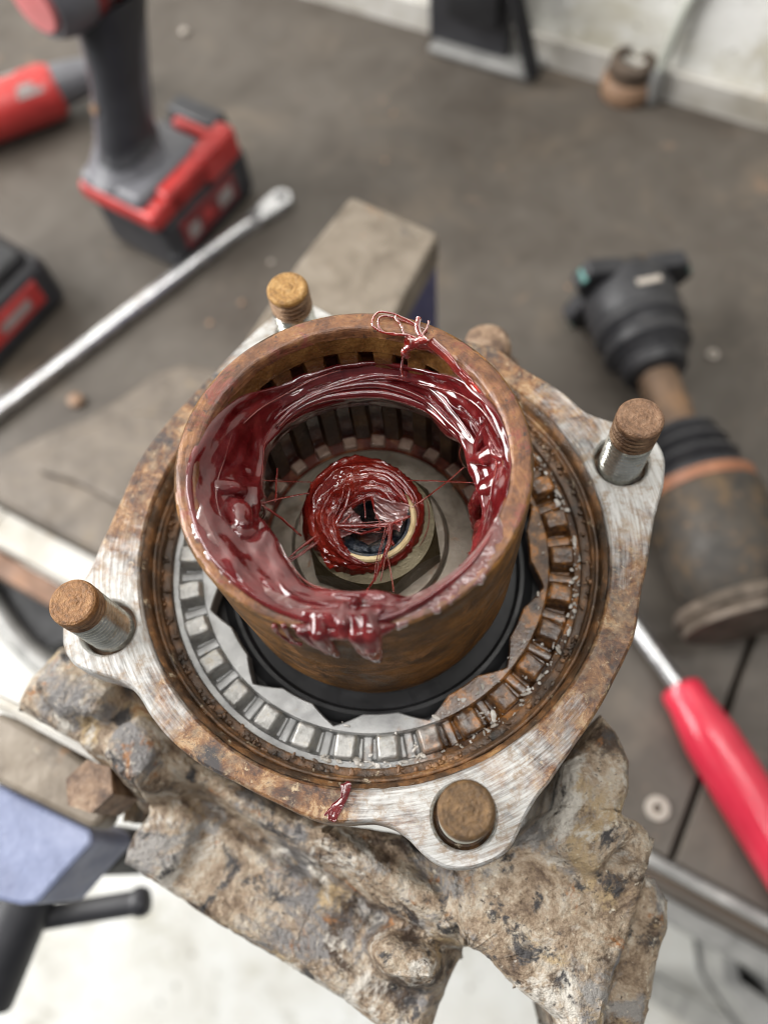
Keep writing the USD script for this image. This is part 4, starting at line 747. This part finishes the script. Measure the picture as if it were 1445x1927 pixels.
# ================================================================ TOOLS ON THE BENCH
# cordless impact driver standing on its battery
DZ = -.240
f0, f1, f2 = W(150, 345, DZ), W(290, 415, DZ), W(430, 230, DZ)
ex = (f1 - f0); wid = np.linalg.norm(ex); ex /= wid; ey = np.cross([0, 0, 1.0], ex); ln = float((f2 - f1) @ ey)
def D(x, y, z): return f0 + ex * x + ey * y + np.array([0, 0, z])
rzd = math.atan2(ex[1], ex[0])
dr = thing('power_drill', 'grey handled cordless driver standing upright on its red and black battery', 'power drill', D(wid / 2, ln / 2, ZB - DZ))
def dbox(x0, x1, y0, y1, z0, z1, bev): return box(D((x0 + x1) / 2, (y0 + y1) / 2, (z0 + z1) / 2), (x1 - x0, y1 - y0, z1 - z0), rzd, bev)
bt = part(dr, 'battery', dbox(0, wid, .002, ln, -.0595, -.014, .008), M_PLASTIC)
part(bt, 'battery_top', dbox(.004, wid - .004, .0, ln - .004, -.020, -.006, .005), M_PLASTIC)
part(bt, 'battery_label', dbox(wid - .002, wid + .0012, .018, ln - .022, -.046, -.021, .001), M_REDDK)
for y0, y1 in ((.024, .036), (.060, .076)):
    part(bt, 'print', dbox(wid + .0008, wid + .0018, y0, y1, -.041, -.029, .0005), M_WHITE)
part(bt, 'print', dbox(wid + .0008, wid + .0018, .042, .052, -.038, -.030, .0004), M_REDPL)
part(bt, 'latch', dbox(wid - .014, wid + .003, ln * .55, ln * .92, -.016, .010, .004), M_REDPL)
part(bt, 'latch', dbox(wid - .020, wid + .001, ln * .16, ln * .60, -.012, .008, .004), M_REDPL)
part(bt, 'latch', dbox(.010, wid - .016, ln * .86, ln + .004, -.014, .006, .004), M_PLASTIC)
part(dr, 'foot_band', dbox(-.001, wid + .001, -.002, ln * .30, -.012, .003, .004), M_REDPL)
part(dr, 'foot_band', dbox(wid - .012, wid + .001, ln * .05, ln * .80, -.011, .005, .004), M_REDPL)
part(dr, 'foot_band', dbox(.03, wid - .006, ln * .72, ln * .80, -.008, .012, .003), M_REDPL)
part(dr, 'foot', dbox(.002, wid - .010, .000, ln * .70, -.004, .012, .006), M_GREYRUB)
hb0 = D(wid * .36, ln * .27, .010)
cp = W(66, 4, -.112); ax = np.array([ey[0], ey[1], 0]); ht = cp + ax * .052 - EZ * .020
nh = 30; tt = np.linspace(0, 1, nh); th = np.arange(40) * 2 * np.pi / 40
rows = []
for t_ in tt:
    c_ = hb0 + (ht - hb0) * t_ + (ey * .004 * math.sin(t_ * 3.1))
    rx = np.interp(t_, [0, .06, .18, .5, .8, 1], [.027, .0235, .0195, .0188, .0205, .023]); ry = np.interp(t_, [0, .06, .18, .5, .8, 1], [.031, .028, .024, .023, .026, .030])
    rows.append(c_ + rx * np.cos(th)[:, None] * ex + ry * np.sin(th)[:, None] * ey)
part(dr, 'handle', grid(np.stack(rows, 0), close_v=True), M_GREYRUB, smooth=True)
hs_ = hb0 + (ht - hb0) * .5
rows2 = [c + 0 for c in []]
# right side of the grip, its shade put in as a darker skin
rows = []
for t_ in np.linspace(.12, 1, nh):
    c_ = hb0 + (ht - hb0) * t_ + ex * .004
    rx = np.interp(t_, [0, .18, .5, .8, 1], [.026, .0160, .0152, .017, .0195]); ry = np.interp(t_, [0, .18, .5, .8, 1], [.030, .0245, .0236, .0265, .0305])
    rows.append(c_ + rx * np.cos(th)[:, None] * ex + ry * np.sin(th)[:, None] * ey)
part(dr, 'grip_shade', grid(np.stack(rows, 0), close_v=True), M_PLASTIC, smooth=True)
bn = hb0 + (ht - hb0) * .45 - ey * .024
part(dr, 'screw', lathe([(0, .0012), (.003, .001), (.0034, -.002)], 20, o=bn, axis=(-ey + np.array([0, 0, .3]))), M_CRUMB)
# motor housing: axis level, tail cap towards the left
hz_ = cp + np.array([0, 0, 0])
hd = part(dr, 'motor_housing', lathe([(0, .004), (.022, .004), (.0255, .010), (.0268, .03), (.0268, .075), (.026, .09)], 56, o=hz_, axis=ax), M_REDDK, smooth=35)
part(hd, 'tail_cap', lathe([(0, -.004), (.0165, -.003), (.0178, .001), (.0178, .0045)], 48, o=hz_, axis=ax), M_REDPALE, smooth=35)
part(hd, 'tail_ring', lathe([(.0178, .0005), (.0212, -.0005), (.0245, .004), (.0272, .012), (.0275, .024)], 48, o=hz_, axis=ax), M_GREYRUB, smooth=35)
for s_ in (.034, .046, .058):
    part(hd, 'vent', lathe([(.0266, s_), (.0274, s_ + .001), (.0274, s_ + .005), (.0266, s_ + .006)], 48, o=hz_, axis=ax), M_PLASTIC, smooth=35)
part(dr, 'gear_case', lathe([(.029, .088), (.030, .094), (.030, .12), (.022, .15), (.012, .155), (0, .155)], 48, o=hz_, axis=ax), M_PLASTIC, smooth=35)
part(dr, 'mode_button', lathe([(0, .003), (.0045, .002), (.006, -.002)], 20, o=cp + ax * .030 - EZ * .028 + ex * -.012, axis=(-.3, -.6, .3)), M_CHROME)
# red torch lying behind it
t0, t1 = W(-90, 240, -.275), W(112, 165, -.275)
axt = t1 - t0; lt = np.linalg.norm(axt)
tc = thing('torch', 'red cylindrical tool with pale print and a grey nose lying behind the drill', 'power tool', t0 * [1, 1, 0] + [0, 0, ZB])
rt = .0225
part(tc, 'barrel', lathe([(0, -.05), (rt - .002, -.05), (rt, -.045), (rt, lt - .008), (rt - .003, lt - .001), (rt - .006, lt), (0, lt)], 56, o=t0, axis=axt), M_REDPL, smooth=35)
part(tc, 'nose', lathe([(rt - .005, lt - .002), (rt - .006, lt + .012), (rt - .009, lt + .03), (rt - .011, lt + .055), (0, lt + .056)], 48, o=t0 + EZ * .002, axis=axt), M_GREYRUB, smooth=35)
fa, fb, fc = frame(axt)
for q, (h0, h1, a0_) in enumerate([(lt - .042, lt - .028, 104), (lt - .034, lt - .012, 44), (lt - .032, lt - .018, 58)]):
    # printed bars wrapped on the barrel
    sgn = 1
    av = np.radians(np.linspace(a0_ - 6, a0_ + 6, 6)); hv = np.linspace(h0, h1, 3)
    dirs = np.cos(av)[:, None] * np.cross(EZ, fc) / np.linalg.norm(np.cross(EZ, fc)) * -1 + np.sin(av)[:, None] * np.cross(fc, np.cross(EZ, fc) / np.linalg.norm(np.cross(EZ, fc)))
    Pq = t0 + fc * hv[None, :, None] + (rt + .0004) * dirs[:, None]
    part(tc, 'print', grid(Pq), M_WHITE, smooth=True)
# spare battery at the left edge
q0, q1 = W(-40, 470, -.245), W(68, 545, -.245)
sb = thing('battery', 'black tool battery with a red label at the left edge of the bench', 'battery', W(20, 560, ZB))
exb = np.array([ex[0], ex[1], 0]); cb = W(-30, 560, -.262)
def sbox(x0, x1, y0, y1, z0, z1, bev): return box(cb + ex * (x0 + x1) / 2 + ey * (y0 + y1) / 2 + EZ * (z0 + z1) / 2, (x1 - x0, y1 - y0, z1 - z0), rzd, bev)
part(sb, 'case', sbox(-.075, .022, -.046, .048, -.0375, .010, .009), M_PLASTIC)
part(sb, 'case_top', sbox(-.072, .016, -.038, .040, .006, .020, .006), M_BLACK)
part(sb, 'label_panel', sbox(.0205, .0235, -.036, .030, -.020, .002, .001), M_REDPL)
part(sb, 'print', sbox(.0225, .0242, -.012, .018, -.014, -.006, .0005), M_WHITE)
# long ratchet bar
b0, b1 = W(-70, 822, -.294), W(430, 447, -.294)
b2, b3 = W(470, 418, -.294), W(533, 368, -.294)
wr = thing('breaker_bar', 'long chromed steel bar with a flat drilled end beside the drill', 'wrench', W(260, 580, ZB))
wa = (b1 - b0) / np.linalg.norm(b1 - b0)
part(wr, 'shank', tube(spline([b0, (b0 + b1) / 2, b1, b2], 30), np.interp(np.linspace(0, 1, 30), [0, .7, .9, 1], [.0060, .0056, .0052, .0048]), 20), M_CHROME, smooth=40)
side = np.cross(EZ, wa)
Lh = np.linalg.norm(b3 - b2); outl = []
def fl_pt(s_, k): return (b2 + wa * s_ + side * k)[:2]
pr = [(-.014, .0050), (0, .0062), (Lh * .5, .0085), (Lh * .9, .0098)]
outl = [fl_pt(s_, -k) for s_, k in pr] + [(fl_pt(Lh * .9, 0) + .0098 * (np.cos(a) * wa[:2] + np.sin(a) * side[:2])) for a in np.linspace(-1.4, 1.4, 16)] + [fl_pt(s_, k) for s_, k in pr[::-1]]
hole = circle(.0030, 24, fl_pt(Lh * .92, 0))
part(wr, 'flat_end', plate(np.array(outl), [hole], [(-.2915, .0012), (-.2922, .0004), (-.293, 0), (-.2975, 0)]), M_CHROME, smooth=30)
for k in range(7):
    c_ = b0 + (b1 - b0) * (.855 + k * .016)
    part(wr, 'knurl', lathe([(.0052, 0), (.0060, .0008), (.0060, .0026), (.0052, .0034)], 24, o=c_, axis=wa), M_CHROME, smooth=30)
# screwdriver
s0, s1, s2 = W(1120, 1078, -.292), W(1283, 1300, -.287), W(1500, 1660, -.284)
sd = thing('screwdriver', 'screwdriver with glossy red handle and steel shaft lying on the bench', 'screwdriver', W(1350, 1450, ZB))
part(sd, 'shaft', tube(np.array([s0, (s0 + s1) / 2, s1 + (s1 - s0) * .05]), .0050, 20), M_CHROME, smooth=40)
part(sd, 'handle', lathe([(0, -.004), (.008, -.004), (.0115, -.002), (.0125, .002), (.0122, .008), (.0138, .018), (.0155, .030), (.0158, .06), (.0150, .10), (.014, .12), (0, .125)], 48, o=s1, axis=s2 - s1), M_REDGLOSS, smooth=40)
# drive shaft
c0, c1 = W(1180, 555, -.266), W(1392, 1130, -.262)
ca = c1 - c0; cl = np.linalg.norm(ca); ca /= cl
cv = thing('drive_shaft', 'rusty car drive shaft with two black rubber boots lying on the bench', 'drive shaft', (c0 + c1) / 2 * [1, 1, 0] + [0, 0, ZB])
def cvl(pr, m, name, n=72, wob_=0, **k): return part(cv, name, lathe(pr, n, o=c0, axis=ca, wob=wob_, seed=5, scale=120), m, smooth=35, **k)
cvl([(0, -.012), (.026, -.012), (.0275, -.010), (.0275, -.001), (.027, 0)], M_CVCUP, 'end_plate')
cvl([(.0285, -.006), (.0305, -.002), (.0310, .012), (.0305, .022), (.0290, .026)], M_RUBBER, 'inner_joint')
cvl([(.0285, .024), (.0305, .028), (.0305, .033), (.0270, .036), (.0255, .040), (.0285, .044), (.0285, .049), (.0235, .053), (.0205, .057), (.022, .061), (.020, .066), (.0155, .068), (.0125, .069)], M_RUBBER, 'boot', label='black rubber boot at the far end')
cvl([(.0122, .060), (.0128, .075), (.0132, .105), (.0132, .135)], M_SHAFT, 'shaft', wob_=.0004)
s_b = .112
cvl([(.0130, s_b - .002), (.0185, s_b - .001), (.0215, s_b + .001), (.0225, s_b + .004), (.0190, s_b + .008), (.0250, s_b + .011), (.0262, s_b + .014), (.0215, s_b + .018), (.0282, s_b + .022), (.0292, s_b + .025), (.0250, s_b + .029), (.0300, s_b + .034), (.0310, s_b + .040)], M_RUBBER, 'boot', label='black rubber boot nearest the knuckle')
cvl([(.0312, s_b + .037), (.0330, s_b + .038), (.0332, s_b + .043), (.0322, s_b + .045)], M_ORANGE, 'boot_clamp')
cvl([(.0318, s_b + .044), (.0345, s_b + .047), (.0352, s_b + .060), (.0350, s_b + .085), (.0330, s_b + .100), (.0290, s_b + .108), (.0280, s_b + .112)], M_CVCUP, 'outer_joint', wob_=.0005)
cvl([(.0280, s_b + .110), (.0372, s_b + .113), (.0385, s_b + .116), (.0372, s_b + .119), (.0345, s_b + .1195), (.0340, s_b + .121), (.0362, s_b + .123), (.0355, s_b + .126), (.028, s_b + .127), (0, s_b + .127)], M_COLLAR, 'toothed_collar', wob_=.0004)
fa, fb, fc = frame(ca)
for a in (204, 324, 30):
    d_ = math.cos(math.radians(a)) * fa + math.sin(math.radians(a)) * fb
    pc = c0 + ca * -.006 + d_ * .0370
    if pc[2] < ZB + .006: continue
    e = part(cv, 'ear', tm(m3.Manifold.batch_hull([m3.Manifold.sphere(.0035, 14).translate((c0 + d_ * q + ca * h + np.cross(ca, d_) * k).tolist()) for q, kk in ((.022, .015), (.0395, .006)) for h in (-.008, -.001) for k in (-kk, kk)])), M_RUBBER, smooth=45)
    part(e, 'bolt', lathe([(0, .0045), (.0050, .004), (.0062, .002), (.0062, -.006)], 24, o=pc + ca * .004, axis=ca), M_TEAL, smooth=35)
pp = c0 + ca * .012 + (EZ * .0312)
part(cv, 'paint_mark', box(pp + np.array([.004, -.002, .0]), (.016, .005, .0012), math.radians(10), .0005), M_CRUMBL)
part(cv, 'plug', lathe([(.0075, -.004), (.0085, .002), (.007, .004), (.0045, .0042), (.0040, .001), (0, .001)], 28, o=W(1432, 1048, -.236), axis=(.1, -.3, 1)), M_CVCUP, smooth=35)

# ---- things on the wall and small bits
hk = thing('pipe_stub', 'short oily rusted pipe stub sitting at the foot of the white wall', 'pipe', W(1180, 160, ZB))
po = W(1178, 172, ZB + .0)
part(hk, 'collar', lathe([(.0, .0), (.021, .0), (.0225, .005), (.0222, .012), (.019, .017), (.016, .0175)], 40, o=po, wob=.001, seed=3, scale=120), M_CRUMB, smooth=35)
part(hk, 'pipe', lathe([(.0170, .014), (.0185, .020), (.0175, .030), (.012, .032), (.010, .024), (0, .022)], 40, o=po, wob=.0016, seed=5, scale=140), M_FRONT, smooth=35)
cbp = [W(1224, 196, ZB + .004), B(*[float((W(1228, 160, ZB + .02) - O) @ e) for e in (E1, E2)], ZB + .03)]
sw_ = float((W(1235, 190, ZB) - O) @ E1)
cbl = thing('cable', 'grey cable running down the white wall to the bench', 'cable', B(sw_, wall_t - .008, ZB))
part(cbl, 'sheath', tube(spline([B(sw_ - .004, wall_t - .010, ZB + .002), B(sw_ - .003, wall_t - .007, ZB + .03), B(sw_ + .002, wall_t - .002, ZB + .075), B(sw_ + .020, wall_t - .001, ZB + .14), B(sw_ + .028, wall_t - .001, ZB + .25), B(sw_ + .03, wall_t - .001, ZB + .6)], 50), .0042, 14), M_CABLE, smooth=True)
part(cbl, 'plug', lathe([(0, 0), (.006, 0), (.0068, .004), (.0066, .022), (.0045, .030)], 20, o=B(sw_ - .004, wall_t - .010, ZB + .001)), M_RAIL, smooth=35)
ss = float((W(925, 95, ZB) - O) @ E1)
rack = thing('black_bracket', 'black metal bracket with a slanting rod against the white wall', 'bracket', B(ss, wall_t, ZB))
part(rack, 'back_plate', bar(ss - .055, ss + .02, wall_t - .018, wall_t - .006, ZB + .004, ZB + .5, .003), M_PLASTIC)
part(rack, 'front_plate', bar(ss - .035, ss + .012, wall_t - .024, wall_t - .0185, ZB + .035, ZB + .5, .002), M_BLACK)
part(rack, 'rod', tube(np.array([B(ss + .05, wall_t - .03, ZB + .01), B(ss + .018, wall_t - .028, ZB + .10), B(ss - .02, wall_t - .02, ZB + .26)]), .0065, 14), M_BLACK, smooth=True)
part(rack, 'foot', bar(ss - .05, ss + .05, wall_t - .030, wall_t - .004, ZB + .0005, ZB + .008, .003), M_RAIL)
def pebble(u_, v_, r, m, label, flat=.6, cat_='debris', seed=0):
    r = r * (.62 if r < .004 else .9); c = W(u_, v_, ZB); s_ = trimesh.creation.icosphere(3, r); v = np.array(s_.vertices)
    v = v * (1 + .35 * (meshkit.fbm(v / r * 1.2 + seed, 3, seed)[:, None] - .5)); v[:, 2] *= flat; s_.vertices = v; s_.apply_translation(c + [0, 0, -v[:, 2].min() - .0002])
    top('crumb', s_, m, label=label, cat=cat_, group='crumbs scattered on the bench')
pebble(146, 757, .0062, M_CRUMB, 'orange brown nugget beside the vice base at the left', seed=1)
pebble(348, 62, .0045, M_CRUMBL, 'pale chip on the bench behind the drill handle', seed=2)
pebble(740, 212, .0030, M_CRUMB, 'small brown crumb far back in the middle of the bench', .3, seed=3)
pebble(725, 302, .0028, M_CRUMB, 'small brown crumb behind the vice anvil', .3, seed=4)
pebble(455, 570, .0034, M_CRUMB, 'small brown crumb left of the ochre stud end', .4, seed=5)
pebble(395, 608, .0036, M_CRUMB, 'brown crumb between the steel bar and the left of the flange', .4, seed=6)
pebble(1068, 540, .0028, M_CRUMB, 'tiny brown crumb left of the teal bolts', .4, seed=7)
pebble(510, 492, .0034, M_CRUMBL, 'pale flake between the steel bar and the vice anvil', .2, seed=8)
def washer(u_, v_, r, m, label):
    c = W(u_, v_, ZB); top('washer', plate(circle(r, 32, c[:2]), [circle(r * .42, 24, c[:2])], [(ZB + .0022, .0004), (ZB + .0018, 0), (ZB + .0001, 0)]), m, label=label, cat='washer', group='washers lying on the bench')
washer(1236, 1522, .0066, M_CRUMBL, 'pale round washer on the bench beside the rough arm')
washer(1340, 668, .0040, M_CRUMBL, 'tiny pale washer on the bench right of the far boot')
# dark stand under the bench at the lower right
q = W(1420, 1850, -.62)
st = thing('stool', 'dark grey metal stand with an open slot below the bench at the lower right', 'stand', q * [1, 1, 0] + [0, 0, -1.2])
so = np.array([W(u_, v_, -.62)[:2] for u_, v_ in [(1352, 1772), (1470, 1850), (1500, 2020), (1440, 1960), (1365, 1850)]])
part(st, 'frame', plate(so, [np.array([W(u_, v_, -.62)[:2] for u_, v_ in [(1385, 1808), (1450, 1860), (1460, 1890), (1395, 1845)]])], [(-.62, .002), (-.623, 0), (-.68, 0)]), M_RAIL, smooth=30)
part(st, 'inside', plate(so, [], [(-.681, .001), (-.684, 0), (-.70, 0)]), M_BLACK, smooth=30)
part(st, 'leg', box((so[2][0], so[2][1], -.95), (.03, .03, .50), TH, .003), M_RAIL)
